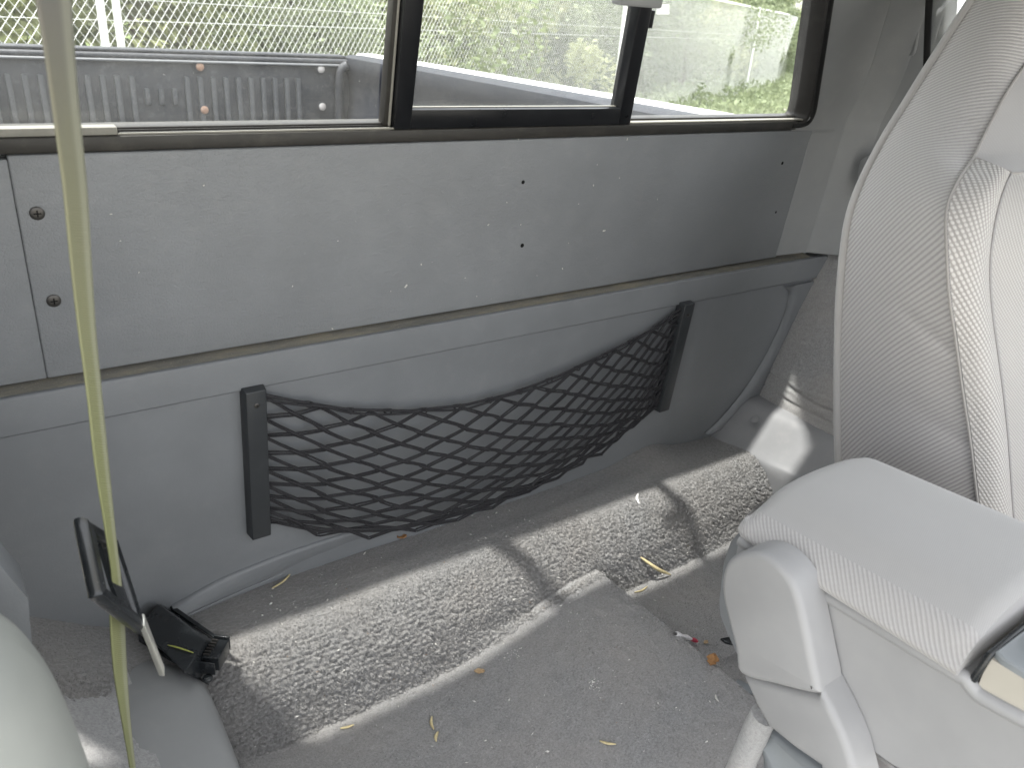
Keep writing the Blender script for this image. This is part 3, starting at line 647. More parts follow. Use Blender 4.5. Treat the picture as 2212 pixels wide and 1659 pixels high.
b0 = at_y(306, 1352, .588); b1 = at_y(350, 1462, .575); wv = A(.003, .013, .002); th = A(.0020, -.0016, 0)
hexa('tongue_blade', [b0 - th, b0 + wv - th, b1 + wv * .8 - th, b1 - th, b0 + th, b0 + wv + th, b1 + wv * .8 + th, b1 + th], M['steel'], tg, .0006)

# ---- black relay box on the carpet
rb = thing('module_box', 'black plastic control box with a connector lying by the wall foot', 'control box', at_z(400, 1400, -.76))
zt, zb = -.722, -.754
T = [at_z(342, 1305, zt), at_z(444, 1383, zt), at_z(399, 1456, zt), at_z(300, 1352, zt)]
Bm = [at_z(354, 1306, zb), at_z(478, 1392, zb), at_z(432, 1472, zb), at_z(306, 1372, zb)]
hexa('case', Bm + T, M['black'], rb, .0022, 3)
Fl = [at_z(350, 1290, zb + .006), at_z(492, 1390, zb + .006), at_z(498, 1402, zb + .006), at_z(372, 1318, zb + .006)]
fb = [p + A(0, 0, -.003) for p in Fl]; hexa('flange', fb + Fl, M['black'], rb, .0008)
Fl = [at_z(298, 1368, zb + .004), at_z(440, 1470, zb + .004), at_z(452, 1478, zb + .004), at_z(300, 1384, zb + .004)]
hexa('flange', [p + A(0, 0, -.003) for p in Fl] + Fl, M['black'], rb, .0008)
d1 = Bm[1] - Bm[2]; d2 = A(d1[1], -d1[0], 0); d2 /= np.linalg.norm(d2); d2 = d2 if d2[0] > 0 else -d2; d1 = d1 / np.linalg.norm(d1)
cc = lerp(Bm[1], Bm[2], .5) + A(0, 0, .013)
def obox(name, c, a, b, ha, hb, hz, mat, parent, bev=.0008):
    c8 = [c + a * sa * ha + b * sb * hb + A(0, 0, z) for z in (-hz, hz) for sa, sb in ((-1, -1), (1, -1), (1, 1), (-1, 1))]; return hexa(name, c8, mat, parent, bev)
cn = obox('connector', cc + d2 * .008, d1, d2, .016, .010, .010, M['black'], rb)
for k in (-1, 1): obox('guide_rib', cc + d1 * .023 * k + d2 * .006, d1, d2, .0012, .010, .009, M['black'], rb, .0004)
for k in range(6): obox('pin', cc + d1 * (-.0125 + .005 * k) + d2 * .002 + A(0, 0, .011), d1, d2, .001, .004, .0012, M['screw'], cn, 0)
disc('mount_boss', Bm[2] + d2 * .010 + A(0, 0, .004), (0, 0, 1), .006, .005, M['black'], rb, 14)
hexa('label_patch', [lerp(T[0], T[3], .1) + A(0, 0, .0003), lerp(T[0], T[3], .9) + A(0, 0, .0003), lerp(T[1], T[2], .9) * .35 + lerp(T[0], T[3], .9) * .65 + A(0, 0, .0003), lerp(T[1], T[2], .1) * .35 + lerp(T[0], T[3], .1) * .65 + A(0, 0, .0003)] + [lerp(T[0], T[3], .1) + A(0, 0, .0009), lerp(T[0], T[3], .9) + A(0, 0, .0009), lerp(T[1], T[2], .9) * .35 + lerp(T[0], T[3], .9) * .65 + A(0, 0, .0009), lerp(T[1], T[2], .1) * .35 + lerp(T[0], T[3], .1) * .65 + A(0, 0, .0009)], M['black'], rb, 0) if 0 else None

def left_carpet():
    xs = np.arange(-.28, .09, .004); ys = np.arange(.30, .90, .005); X_, Y_ = np.meshgrid(xs, ys, indexing='ij')
    Z_ = -.752 + .085 * (1 - sstep(-.08, .09, X_)) - .03 * (1 - sstep(.5, .85, Y_)) + .0025 * vnoise(X_ / .007, Y_ / .007, 1) + .004 * vnoise(X_ / .05, Y_ / .05, 3)
    tag(grid('left_carpet', np.stack([X_, Y_, Z_], -1), M['sidecarpet']), 'dark speckled carpet sloping up at the lower left', kind='structure')
left_carpet()
# ---- moulded cover and seat corner at lower left
cvr = thing('floor_cover', 'smooth grey plastic cover on the floor left of the shaggy carpet', 'cover', (.10, .6, -.92))
def cover():
    ys = np.r_[.885, .878, .865, .84, .80, .76, .70, .62, .5, .35]; rows = []
    for y in ys:
        k = float(sstep(.89, .80, y)); xr = .118 + .047 * k - .012 * float(sstep(.70, .5, y)); top = -.748 - .010 * (1 - k) - .02 * float(sstep(.78, .66, y))
        pr = [(.050, -.94), (.054, top - .05), (.058, top - .012), (.072, top), (xr - .03, top - .002), (xr - .008, top - .008), (xr, top - .026), (xr + .006, top - .07), (xr + .012, -.94)]
        rows.append([(a, y, b) for a, b in catmull(pr, 6)])
    return np.array(rows)
grid('moulding', cover(), M['trim'], cvr)
lw = thing('passenger_seat', 'out of focus pale grey plastic seat corner at the lower left edge', 'seat', (-.10, .46, -.92))
def blob():
    rows = []; zs = np.r_[-.310, -.313, -.320, -.333, -.353, -.385, -.43, -.50, -.60, -.72, -.90]
    ex = A(.01, .045, .072, .093, .106, .115, .121, .126, .130, .133, .134)
    for z, e in zip(zs, ex):
        a = np.linspace(0, 2 * np.pi, 40, endpoint=False); c, s = np.cos(a), np.sin(a); p = 2 / 2.6
        rows.append(np.stack([-.108 + e * np.sign(c) * np.abs(c) ** p, .44 + e * .75 * np.sign(s) * np.abs(s) ** p, np.full(40, z)], 1))
    R_ = catmull(np.array(rows).reshape(len(zs), -1), 4).reshape(-1, 40, 3); R_ = np.concatenate([R_, R_[:, :1]], 1); return R_
grid('seat_shield', blob(), M['seatshield'], lw)
prism('hinge_cover', [(-.14, .56, -.33), (-.03, .56, -.345), (-.008, .56, -.366), (.004, .56, -.400), (-.002, .56, -.46), (-.02, .56, -.9), (-.14, .56, -.9)], (0, .05, 0), M['wall_low'], lw, .006)

# ---- driver seat
seat = thing('driver_seat', 'grey cloth high backed driver seat with ribbed side and mesh bolster', 'seat', (1.15, .45, -.92))
def srow(pts, k): return [at_y(px, py, y) for px, py, y in pts]
welt = srow([(1822, 1130, .485), (1814, 1000, .49), (1812, 880, .50), (1813, 760, .508), (1817, 640, .517), (1826, 540, .525), (1840, 460, .533), (1868, 385, .54), (1912, 300, .548), (1958, 225, .555), (2004, 150, .562), (2052, 75, .568), (2100, 0, .574), (2165, -100, .58)], 0)
seam = srow([(2122, 1160, .30), (2108, 1040, .315), (2096, 943, .325), (2080, 840, .335), (2066, 737, .345), (2052, 640, .355), (2046, 541, .367), (2046, 451, .385), (2070, 390, .40), (2103, 340, .42), (2140, 265, .44), (2175, 200, .455), (2212, 145, .47), (2280, 60, .49)], 0)
bols = srow([(2196, 1200, .285), (2186, 1080, .30), (2178, 960, .31), (2168, 860, .318), (2156, 770, .328), (2144, 684, .34), (2138, 610, .350), (2140, 541, .356), (2152, 465, .366), (2168, 410, .376), (2184, 374, .385)], 0)
W_, S_, B_ = (catmull(q, 8) for q in (welt, seam, bols))
nn = len(W_)
def band(a, b, nrm, bulge, k=14, p=1.0):
    t = np.linspace(0, 1, k); P = a[:, None] * (1 - t)[None, :, None] + b[:, None] * t[None, :, None]
    wd = np.minimum(1, np.linalg.norm(b - a, axis=1) / .03)
    P = P + A(*nrm) * (bulge * np.sin(np.pi * t) ** p)[None, :, None] * wd[:, None, None]; return P
P = band(W_, S_, (-.85, -.5, .1), .018, 40)
tt = np.linspace(0, 1, 40)[None]; rowv = np.linspace(0, 1, nn)[:, None]
for (r0, dr, sl, am, wd) in ((.335, .0, .10, .006, .010), (.73, 0, -.02, .0035, .006), (.56, 0, .05, .0028, .005), (.2, 0, .12, .003, .012)):      # puckers across the side panel
    P = P - A(-.85, -.5, .1) * (am * np.exp(-((rowv - r0 + sl * (tt - .5)) / wd) ** 2) * sstep(.25, .95, tt))[..., None]
P = P + A(-.85, -.5, .1) * (.0025 * (vnoise(tt * 3, rowv * 9, 2) - .5))[..., None]
grid('side_cloth', P, M['fab_rib'], seat)
K_ = 8 * 9 + 1; S_a = S_[:K_]; B_ = np.array([B_[int(round(t))] for t in np.linspace(0, len(B_) - 1, K_)])
grid('bolster_cloth', band(S_a + A(-.002, -.003, 0), B_, (-.6, -.8, .1), .014, 14), M['fab_mesh'], seat)
C_ = B_ + A(.25, -.015, 0); grid('front_cloth', band(B_ + A(0, -.001, 0), C_, (0, -1, .1), .02, 16), M['fab_knit'], seat)
top_l = S_[K_ - 6:]; ins_l = band(top_l, top_l + A(.30, -.03, 0), (0, -1, .1), .018, 20)
e_ = np.linspace(0, 1, 20); k0 = np.stack([np.interp(e_, [0, .22, 1], [S_a[-1][q], B_[-1][q], C_[-1][q]]) for q in range(3)], 1); m6 = 6
for q in range(m6): ins_l[q] = k0 + (ins_l[m6] - k0) * (q / m6)
grid('headrest_cloth', ins_l + A(-.0, -.0015, 0), M['fab_soft'], seat); tube('seam_cord', k0 + A(0, -.003, 0), .0016, M['fab_mesh'], seat, 6)
grid('backrest_rear', band(W_, W_ + A(.36, .04, 0), (0, 1, 0), .03, 8), M['fab_rib'], seat)
tube('welt_cord', W_ + A(-.001, .001, 0), .0052, M['welt'], seat, 8)
tube('seam_cord', S_ + A(-.003, -.001, 0), .0016, M['fab_mesh'], seat, 6)
tube('seam_cord', B_ + A(-.001, -.001, 0), .0018, M['fab_soft'], seat, 6)
# upper insert seam of the side cloth
sq = [at_y(1905, 400, .515), at_y(1975, 415, .485), at_y(2040, 470, .43)]
# cushion under and behind the console
box('cushion', .90, 1.33, -.1, .44, -.74, -.60, M['fab_rib'], seat, .035, 4)
box('seat_base', .93, 1.28, -.05, .44, -.90, -.76, M['black'], seat, .01)

# ---- centre console with folding armrest
con = thing('armrest_console', 'pale grey centre console with cloth padded lid and cup holder', 'console', (.68, .25, -.92))
XS = .572
cp = lambda x, y: (1439.2 + .3494 * x, 1079.4 + .3494 * y)     # zoomed-photo reading to picture units
def side_poly(pts, x): return [at_x(*cp(*p), x) for p in pts]
body = side_poly([(450, 235), (640, 360), (830, 486), (1060, 624), (1300, 768), (1560, 925), (1780, 1058), (1840, 1088), (1880, 1140), (1930, 1195), (2060, 1270), (2212, 1352), (2500, 1510), (2500, 1990), (1900, 1900), (1400, 1640), (1110, 1435), (960, 1330), (780, 1100), (560, 760), (420, 420)], XS)
prism('body', body, (.20, 0, 0), M['console'], con, 0)
ed = catmull(side_poly([(450, 240), (640, 366), (830, 492), (1060, 630), (1300, 774), (1560, 931), (1780, 1064), (1840, 1094), (1880, 1146), (1930, 1201), (2060, 1276), (2212, 1358), (2500, 1516)], XS), 5)
tube('body_edge', ed + A(.0035, 0, -.003), .0062, M['console'], con, 12)
rear = side_poly([(450, 205), (400, 260), (360, 380), (338, 520), (328, 640), (335, 720), (380, 830), (440, 960), (560, 900), (600, 500), (560, 260)], XS + .03)
prism('rear_shell', rear, (.15, 0, 0), M['wall_low'], con, 0)
# pivot arm: cap above the seam and arm below it
face_c = catmull(side_poly([(478, 1070), (440, 900), (398, 740), (366, 600), (360, 480), (385, 390), (440, 335), (530, 310), (630, 328), (725, 395), (800, 490), (845, 600), (890, 790), (930, 990), (962, 1150), (940, 1195), (700, 1140)], XS - .03), 4, True)
cap = prism('pivot_cap', face_c + A(.028, 0, 0), (-.034, 0, 0), M['console'], con, .007, 4)
arm = side_poly([(482, 1076), (700, 1146), (940, 1202), (966, 1158), (1040, 1300), (1105, 1440), (1150, 1560), (1200, 1760), (1220, 1900), (1000, 1900), (960, 1640), (800, 1530), (640, 1400), (560, 1260)], XS - .029)
prism('pivot_arm', [p + A(.028, 0, 0) for p in arm], (-.032, 0, 0), M['console'], con, .007, 4)
# padded lid: rounded loaf, gently rising to the front
def lid():
    # lid frame: left edge line and right edge line given front to back, crown profile across
    zf, zr = -.440, -.452
    yr, yf = .392, .168
    rows = []
    N1 = 30
    for i in range(N1 + 1):
        t = i / N1; y = yr + (yf - yr) * t
        e = min(1, t / .09); e2 = min(1, (1 - t) / .05); ins = .030 * (1 - math.sqrt(max(0, 1 - (1 - e) ** 2))) ; drop = .02 * (1 - math.sqrt(max(0, 1 - (1 - e) ** 2))) + .008 * (1 - math.sqrt(max(0, 1 - (1 - e2) ** 2)))
        xl, xr = XS - .007 + ins, .796 - ins; lz = -.4335 + .002 * t; dz = .012 * t - drop * .7
        pr = [(xl + .012, lz - .006), (xl + .002, lz - .002), (xl, lz + .004), (xl + .006, lz + .011), (xl + .016, lz + .015 + dz * .8), (xl + .03, lz + .021 + dz), (xl + .06, lz + .033 + dz), ((xl + xr) / 2, lz + .037 + dz), (xr - .045, lz + .033 + dz), (xr - .012, lz + .020 + dz * .8), (xr, lz + .006), (xr - .004, lz - .006)]
        rows.append([(a, y, b) for a, b in catmull(pr, 6)])
    return np.array(rows)
L = lid(); ks = 6 * 5 - 2
grid('lid_side', L[:, :ks + 1], M['fab_lid'], con); grid('lid_top', L[:, ks:], M['fab_lidtop'], con)
cap_f = L[-1]; ctr = cap_f.mean(0) ; mesh('lid_front', np.vstack([cap_f, ctr]), [(i, i + 1, len(cap_f)) for i in range(len(cap_f) - 1)] + [(len(cap_f) - 1, 0, len(cap_f))], M['fab_lid'], con)
cap_r = L[0]; ctr = cap_r.mean(0) + A(0, .012, 0); mesh('lid_rear', np.vstack([cap_r, ctr]), [(i, i + 1, len(cap_r)) for i in range(len(cap_r) - 1)] + [(len(cap_r) - 1, 0, len(cap_r))], M['fab_lid'], con)
# cup holder in front of the lid
yv = at_x(*cp(1990, 975), XS + .004)
ytop, ztop = yv[1], yv[2]
ch = prism('cup_tray', [(XS + .004, ytop - .001, ztop), (XS + .004, ytop - .001, ztop - .09), (XS + .004, -.02, ztop - .09), (XS + .004, -.02, ztop)], (.2, 0, 0), M['tan'], con, 0)
def ring(c, r, n, z): return [c + A(r * math.cos(a), r * math.sin(a), z) for a in np.linspace(0, 2 * np.pi, n, endpoint=False)]
def tray_top():
    # plate with a real round well: outer square loop joined to the hole rim
    c = at_z(2248, 1404, ztop + .006); n = 40; r = .030; c[0] = max(c[0], XS + .046); c[1] = min(c[1], ytop - .040)
    inner = np.array(ring(c, r, n, 0)); outer = []
    for a in np.linspace(0, 2 * np.pi, n, endpoint=False):
        dx, dy = math.cos(a), math.sin(a); xl = c[0] - XS - .004 if dx < 0 else .12; yl = ytop - .002 - c[1] if dy > 0 else .15
        k = min(xl / abs(dx) if abs(dx) > 1e-6 else 9, yl / abs(dy) if abs(dy) > 1e-6 else 9); outer.append(c + A(dx * k, dy * k, 0))
    outer = np.array(outer)
    P = np.array([outer + A(0, 0, -.006), outer + A(0, 0, -.0015), c + (outer - c) * .97, c + (inner - c) * 1.14, c + (inner - c) * 1.04 + A(0, 0, .0015), inner + A(0, 0, -.003), c + (inner - c) * .97 + A(0, 0, -.03), c + (inner - c) * .92 + A(0, 0, -.07), c + (inner - c) * .02 + A(0, 0, -.07)])
    P = np.concatenate([P, P[:, :1]], 1); return P
tp = tray_top(); grid('cup_rim', tp[:6], M['blueplastic'], con, sharp=40); grid('cup_well', tp[5:], M['black'], con)
tube('lid_gasket', [at_x(*cp(1893, 1122), XS + .003), at_x(*cp(1945, 1045), XS + .003), at_x(*cp(1995, 965), XS + .003), A(XS + .11, ytop + .001, ztop + .004), A(XS + .2, ytop + .001, ztop + .004)], .0028, M['black'], con)

# centre seat cushion peeping out below the console, and seat hardware on the floor
cs = thing('centre_cushion', 'grey ribbed cloth cushion corner peeping out under the console', 'cushion', (.68, .2, -.92))
prism('cushion_cloth', [at_x(*cp(*p), .60) for p in ((1080, 1380), (1240, 1480), (1420, 1640), (1560, 1800), (1180, 1900), (1120, 1640))], (.15, 0, 0), M['fab_rib'], cs, .004)
tube('piping', catmull([at_x(*cp(*p), .598) for p in ((1110, 1432), (1240, 1530), (1380, 1640), (1560, 1790))], 5), .002, M['welt'], cs)
bs = thing('seat_bracket', 'glossy grey moulded seat bracket cover below the console arm', 'bracket', (.6, .25, -.92))
g1 = catmull([at_x(*cp(*p), .575) for p in ((585, 1400), (640, 1420), (760, 1520), (900, 1620), (1060, 1740), (1200, 1900))], 5)
g0 = catmull([at_x(*cp(*p), .560) for p in ((560, 1430), (575, 1500), (600, 1600), (600, 1700), (600, 1800), (600, 1950))], 5)
Pq = np.stack([g0 + A(.03, .01, 0), g0, g0 * .6 + g1 * .4 + A(-.008, 0, 0), g0 * .3 + g1 * .7 + A(.004, 0, -.003), g0 * .15 + g1 * .85 + A(-.004, 0, .0), g1, g1 + A(.03, 0, 0)], 1); grid('bracket_cover', Pq, M['blueplastic'], bs)
fc = catmull([at_x(*cp(*p), .556) for p in ((610, 1330), (575, 1390), (540, 1470), (500, 1560), (450, 1680), (400, 1800))], 6)
tube('padded_edge', fc, .013, M['sidecarpet'], bs, 14)
rl = thing('seat_rail', 'dark metal seat rail end poking out on the floor beside the console', 'seat rail', at_z(1625, 1500, -.85))
for q, (a, b, w) in enumerate((((1588, 1480), (1655, 1512), .008), ((1590, 1495), (1660, 1530), .004))):
    a3, b3 = at_z(*a, -.845), at_z(*b, -.845); d = A(-(b3 - a3)[1], (b3 - a3)[0], 0); d = d / np.linalg.norm(d) * w
    hexa('rail_strip', [a3 - d, b3 - d, b3 + d, a3 + d] + [p + A(0, 0, .005) for p in (a3 - d, b3 - d, b3 + d, a3 + d)], M['blueplastic'] if q == 0 else M['screw'], rl, .001)
a3, b3 = at_z(1566, 1392, -.85), at_z(1600, 1400, -.85); hexa('rail_strip', [a3, b3, b3 + A(.01, .02, 0), a3 + A(.0, .01, 0)] + [p + A(0, 0, .004) for p in (a3, b3, b3 + A(.01, .02, 0), a3 + A(.0, .01, 0))], M['black'], rl, .001)

# ---- litter on the carpets
def carpet_z(x, y):
    x = float(x); y = float(y); ny = float(nose_y(x))
    if y > ny - .06:
        p = step_profile(x); return float(np.interp(-y, -p[:, 0], p[:, 1]))
    return float(floor_z(x, y))
def on_carpet(px, py):
    r = ray(px, py); k = .45
    for _ in range(700):
        k += .0015; p = r * k
        if p[1] > .95: return r * (k - .0015)
        if p[2] < carpet_z(p[0], p[1]) + .0015: return p
    return p
def sliver(name, a, b, w, mat, label, cat, bend=.3, group=None):
    pa, pb = on_carpet(*a), on_carpet(*b); m_ = (pa + pb) / 2 + A(0, 0, .003) + A((pb - pa)[1], -(pb - pa)[0], 0) * bend * .2
    w = w * 1.35; c = catmull([pa + A(0, 0, .003), m_, pb + A(0, 0, .003)], 6); n = len(c); V, F = tube_data(c, w * np.sin(np.linspace(.35, 2.9, n)) + w * .15, 5)
    return tag(mesh(name, V, F, mat), label, cat, group)
sliver('straw', (1383, 1207), (1448, 1245), .0022, M['straw'], 'long yellow straw leaning on the front of the carpeted shelf', 'straw', .6)
sliver('straw', (588, 1275), (630, 1240), .0011, M['straw'], 'thin straw lying by the flared foot of the wall', 'straw', .4)
sliver('straw', (1053, 1555), (1058, 1580), .0013, M['straw'], 'short pale straw upper of two near the middle of the floor', 'straw') if 0 else None
sliver('straw', (933, 1552), (937, 1580), .0014, M['straw'], 'short pale curled straw on the floor, upper of the two at the front', 'straw', .5)
sliver('straw', (946, 1585), (942, 1606), .0016, M['straw'], 'short stubby straw just below the curled one on the floor', 'straw', .5)
sliver('straw', (1295, 1605), (1330, 1612), .0012, M['straw'], 'small yellow straw near the right front of the floor', 'straw', .4)
sliver('straw', (1370, 1283), (1398, 1270), .001, M['straw'], 'small straw beside the corner of the raised floor hump', 'straw', .5)
sliver('straw', (735, 1578), (765, 1570), .0012, M['straw'], 'small straw at the foot of the shaggy carpet on the left', 'straw', .3)
sliver('straw', (1545, 1505), (1552, 1520), .0009, M['crumb'], 'thin pale curl on the hump near the console', 'straw', .7)
sliver('paper_strip', (1378, 1070), (1380, 1092), .0018, M['paper'], 'small white paper strip on top of the carpeted shelf', 'paper', .6)
def bl():
    a, b = at_z(362, 1394, zt + .002), at_z(418, 1411, zt + .002); c = catmull([a, (a + b) / 2 + A(0, 0, .001), b], 5); V, F = tube_data(c, .0009 * np.sin(np.linspace(.3, 2.9, len(c))) + .0002, 5)
    m = paint('green_blade', (.38, .4, .1)); tag(mesh('grass_blade', V, F, m), 'yellow green grass blade lying on the black control box', 'grass blade')
bl()
def leaf(name, px, py, s, mat, label, ang=0., curl=.35):
    c = on_carpet(px, py) + A(0, 0, .003); P = []
    for i, t in enumerate(np.linspace(-1, 1, 7)):
        w = (1 - t * t) ** .6 * .6 + .05; row = []
        for q in np.linspace(-1, 1, 5):
            x, y = t * s, q * w * s * (1 + .25 * math.sin(i * 2.3)); z = curl * s * (q * q * .8 + t * t * .3) + .0004 * math.sin(i * 3 + q * 4)
            row.append(c + A(x * math.cos(ang) - y * math.sin(ang), x * math.sin(ang) + y * math.cos(ang), z))
        P.append(row)
    o = grid(name, np.array(P), mat, None); s_ = o.modifiers.new('thickness', 'SOLIDIFY'); s_.thickness = .0004
    return tag(o, label, 'leaf')
leaf('dry_leaf', 1035, 1456, .0078, M['leaftan'], 'tan dry leaf at the foot of the shaggy carpet in the middle', 2.6)
leaf('dry_leaf', 1538, 1432, .0125, M['leafbrown'], 'orange brown dry leaf on the lower floor beside the console', .5)
leaf('dry_leaf', 868, 1167, .0075, M['leafbrown'], 'small shredded brown leaf under the middle of the cargo net', -.4, .8)
leaf('dry_leaf', 1524, 1392, .005, M['leaftan'], 'small orange leaf crumb next to the white wrapper', 0.2)
def wrapper():
    o = thing('candy_wrapper', 'crumpled white and red paper wrapper on the edge of the floor hump', 'wrapper', on_carpet(1475, 1382))
    a = on_carpet(1456, 1376) + A(0, 0, .006); b = on_carpet(1499, 1390) + A(0, 0, .006); P = []
    for i, t in enumerate(np.linspace(0, 1, 14)):
        w = .007 * (.6 + .5 * math.sin(t * 7 + .5) ** 2); c = lerp(a, b, t); row = []
        for k in range(9):
            an = 2 * math.pi * k / 8; rr = w * (.7 + .45 * float(vnoise(t * 9, (k % 8) * .9, 3.)))
            row.append(c + A(-.5 * rr * math.cos(an), .8 * rr * math.cos(an), .7 * rr * math.sin(an)))
        P.append(row)
    P = np.array(P); grid('paper', P[:11], M['paper'], o, False); grid('red_end', P[10:], M['red'], o, False)
wrapper()
def crumbs(name, n, reg, mat, smin, smax, label):
    V = []; F = []; cnt = 0
    while cnt < n:
        px, py = reg(); c = on_carpet(px, py)
        if c[2] > -.5 or c[1] < .3: continue
        s = random.uniform(smin, smax) * random.choice([.6, .8, 1, 1.3]); a = random.uniform(0, 3.14); e = s * random.uniform(1, 2.6); u = A(math.cos(a), math.sin(a), random.uniform(-.2, .2)); w = A(-math.sin(a), math.cos(a), 0)
        k = len(V); V += [c + u * e, c + w * s * .7, c - u * e * .8, c - w * s * .6, c + A(0, 0, s * .9)]; F += [(k, k + 1, k + 4), (k + 1, k + 2, k + 4), (k + 2, k + 3, k + 4), (k + 3, k, k + 4)]; cnt += 1
    o = mesh(name, V, F, mat, None, False); return tag(o, label, 'crumbs', kind='stuff')
crumbs('crumbs', 520, lambda: (random.uniform(520, 1640), random.uniform(1100, 1659)), M['crumb'], .0006, .0017, 'pale crumbs strewn over floor and carpeted shelf')
crumbs('crumbs', 170, lambda: (random.uniform(440, 1500), random.uniform(990, 1330)), M['crumb'], .0004, .0012, 'pale crumbs strewn along the back of the carpeted shelf')
crumbs('grit', 110, lambda: (random.uniform(560, 1640), random.uniform(1150, 1659)), M['grit'], .0005, .0012, 'brown grit strewn over the floor')
def cl(cx, cy, sx, sy): return lambda: (random.gauss(cx, sx), random.gauss(cy, sy))
crumbs('crumbs', 40, cl(1110, 1415, 14, 10), M['crumb'], .0005, .0014, 'white crumbly patch at the foot of the shaggy carpet')
crumbs('crumbs', 40, cl(1283, 1473, 8, 10), M['crumb'], .0006, .0015, 'white crumbly patch in the middle of the floor')
crumbs('crumbs', 30, cl(1240, 1345, 22, 7), M['crumb'], .0004, .001, 'pale crumbs near the crest of the floor hump')
crumbs('crumbs', 30, lambda: (random.uniform(100, 330), random.uniform(1330, 1640)), M['crumb'], .0004, .001, 'pale crumbs on the dark carpet at the left') if 0 else None

# ================================================================ TRUCK BED
bed = thing('truck_bed', 'truck bed with black ribbed liner tailgate behind the rear window', 'truck bed', (.66, 2, -.66))
TY = 2.93; zT = -.171
tgp = box('tailgate', -.03, 1.36, TY, TY + .06, -.66, zT - .018, M['liner'], bed, .004)
box('tailgate_cap', -.04, 1.345, TY - .022, TY + .07, zT - .030, zT - .012, M['liner'], bed, .008, 3); box('cap_lip', -.04, 1.325, TY - .024, TY - .012, zT - .037, zT - .028, M['caplip'], bed, .004, 2)
box('top_molding', -.04, 1.345, TY + .0, TY + .075, zT - .011, zT, M['liner'], bed, .005, 2)
xs_ = np.arange(.0, 1.25, .0425)
for i, x in enumerate(xs_):
    c = x + .012
    if abs(c - .69) < .05 : z1 = -.288; zb_ = -.34
    else: z1 = -.250; zb_ = -.66
    if abs(c - 1.22) < .035: continue
    box('rib', x, x + .017, TY - .013, TY + .004, zb_, z1, M['rib'], bed, .004, 2)
for px, py, m_ in ((430, 143, 'rustbolt'), (440, 236, 'rustbolt'), (691, 148, 'whitebolt'), (694, 229, 'whitebolt')):
    p = at_y(px, py, TY - .004); disc('bolt_washer', p + A(0, -.006, 0), (0, -1, 0), .019, .003, M['liner'], bed, 16); disc('bolt', p + A(0, -.010, 0), (0, -1, 0), .013, .006, M[m_], bed, 14)
for sgn, xw in ((1, 1.34), (-1, -.04)):
    s = sgn
    sec = [(xw + s * .10, zT - .09), (xw + s * .10, zT - .01), (xw + s * .088, zT + .002), (xw + s * .03, zT + .002), (xw + s * .004, zT - .006), (xw, zT - .02), (xw + s * .002, zT - .055), (xw + s * .012, zT - .075), (xw + s * .012, zT - .17), (xw + s * .002, zT - .2), (xw + s * .002, zT - .34), (xw + s * .012, zT - .36), (xw + s * .012, -.66)]
    ys = np.linspace(1.02, TY + .03, 12); P = np.array([[(a, y, b) for a, b in sec] for y in ys]); grid('side_liner', P, M['linerdark'], bed, sharp=40)
    box('body_side', min(xw + s * .075, xw + s * .16), max(xw + s * .075, xw + s * .16), 1.02, TY + .08, -1.1, zT + .006, M['white_paint'], bed, .012, 3)
    tube('corner_gusset', catmull([(xw - s * .004, TY - .03, zT - .03), (xw - s * .03, TY - .02, zT - .06), (xw - s * .035, TY - .015, zT - .2), (xw - s * .035, TY - .015, -.64)], 5), .016, M['liner'], bed, 10)
box('bed_floor', -.05, 1.36, 1.0, TY, -.68, -.66, M['liner'], bed)
for i in range(16): box('floor_rib', .0 + i * .085, .045 + i * .085, 1.04, TY - .03, -.661, -.652, M['liner'], bed, .003, 1)
box('front_bulkhead', -.05, 1.36, .985, 1.01, -.68, zT - .10, M['liner'], bed)

# ================================================================ FENCE
FD = A(.878, .478, 0); FD /= np.linalg.norm(FD); FP = A(.94, 5.37, 0); FNn = A(-FD[1], FD[0], 0)
fence = thing('chain_link_fence', 'tall galvanised chain link fence running behind the truck', 'fence', (FP[0], FP[1], -1.62))
ZF0, ZF1 = -1.58, .56
def fence_at(px, py=120): r = ray(px, py); k = (FNn @ FP) / (FNn @ r); p = r * k; return (p - FP) @ FD
s0, s1 = -5.5, 24.; pit = .064; H = ZF1 - ZF0; V = []; E = []
def wire_family(sign, skip=1):
    """diagonal wires as slim square tubes"""
    Vv = []; Ff = []; w = .0016; k = 0
    lo = .45 if True else 0      # lower part is hidden behind the bed
    s = s0 - H
    while s < s1 + H:
        a0 = A(*(FP + FD * s)); z0 = ZF0; a1 = a0 + FD * (H * sign) * (pit * .9 / pit); 
        p, q = a0 + A(0, 0, z0), a1 + A(0, 0, ZF1)
        sp, sq = s, s + H * sign * .9
        if min(sp, sq) < s1 and max(sp, sq) > s0:
            off = FNn * (.0016 * sign); d = (q - p) / np.linalg.norm(q - p); n1 = FNn * w; n2 = np.cross(d, FNn) * w
            c = [p + off + n1, p + off + n2, p + off - n1, p + off - n2, q + off + n1, q + off + n2, q + off - n1, q + off - n2]
            Vv += c; Ff += [(k, k + 1, k + 5, k + 4), (k + 1, k + 2, k + 6, k + 5), (k + 2, k + 3, k + 7, k + 6), (k + 3, k, k + 4, k + 7)]; k += 8
        s += pit
    return Vv, Ff
v1, f1 = wire_family(1); v2, f2 = wire_family(-1); o = mesh('chain_mesh', v1 + v2, f1 + [tuple(i + len(v1) for i in f) for f in f2], M['galv'], fence, False); o['kind'] = 'stuff'
for px in (215, 249): s = fence_at(px, 60); tube('post', [FP + FD * s + A(0, 0, -1.62) - FNn * .03, FP + FD * s + A(0, 0, ZF1 + .03) - FNn * .03], .022, M['galv'], fence, 12)
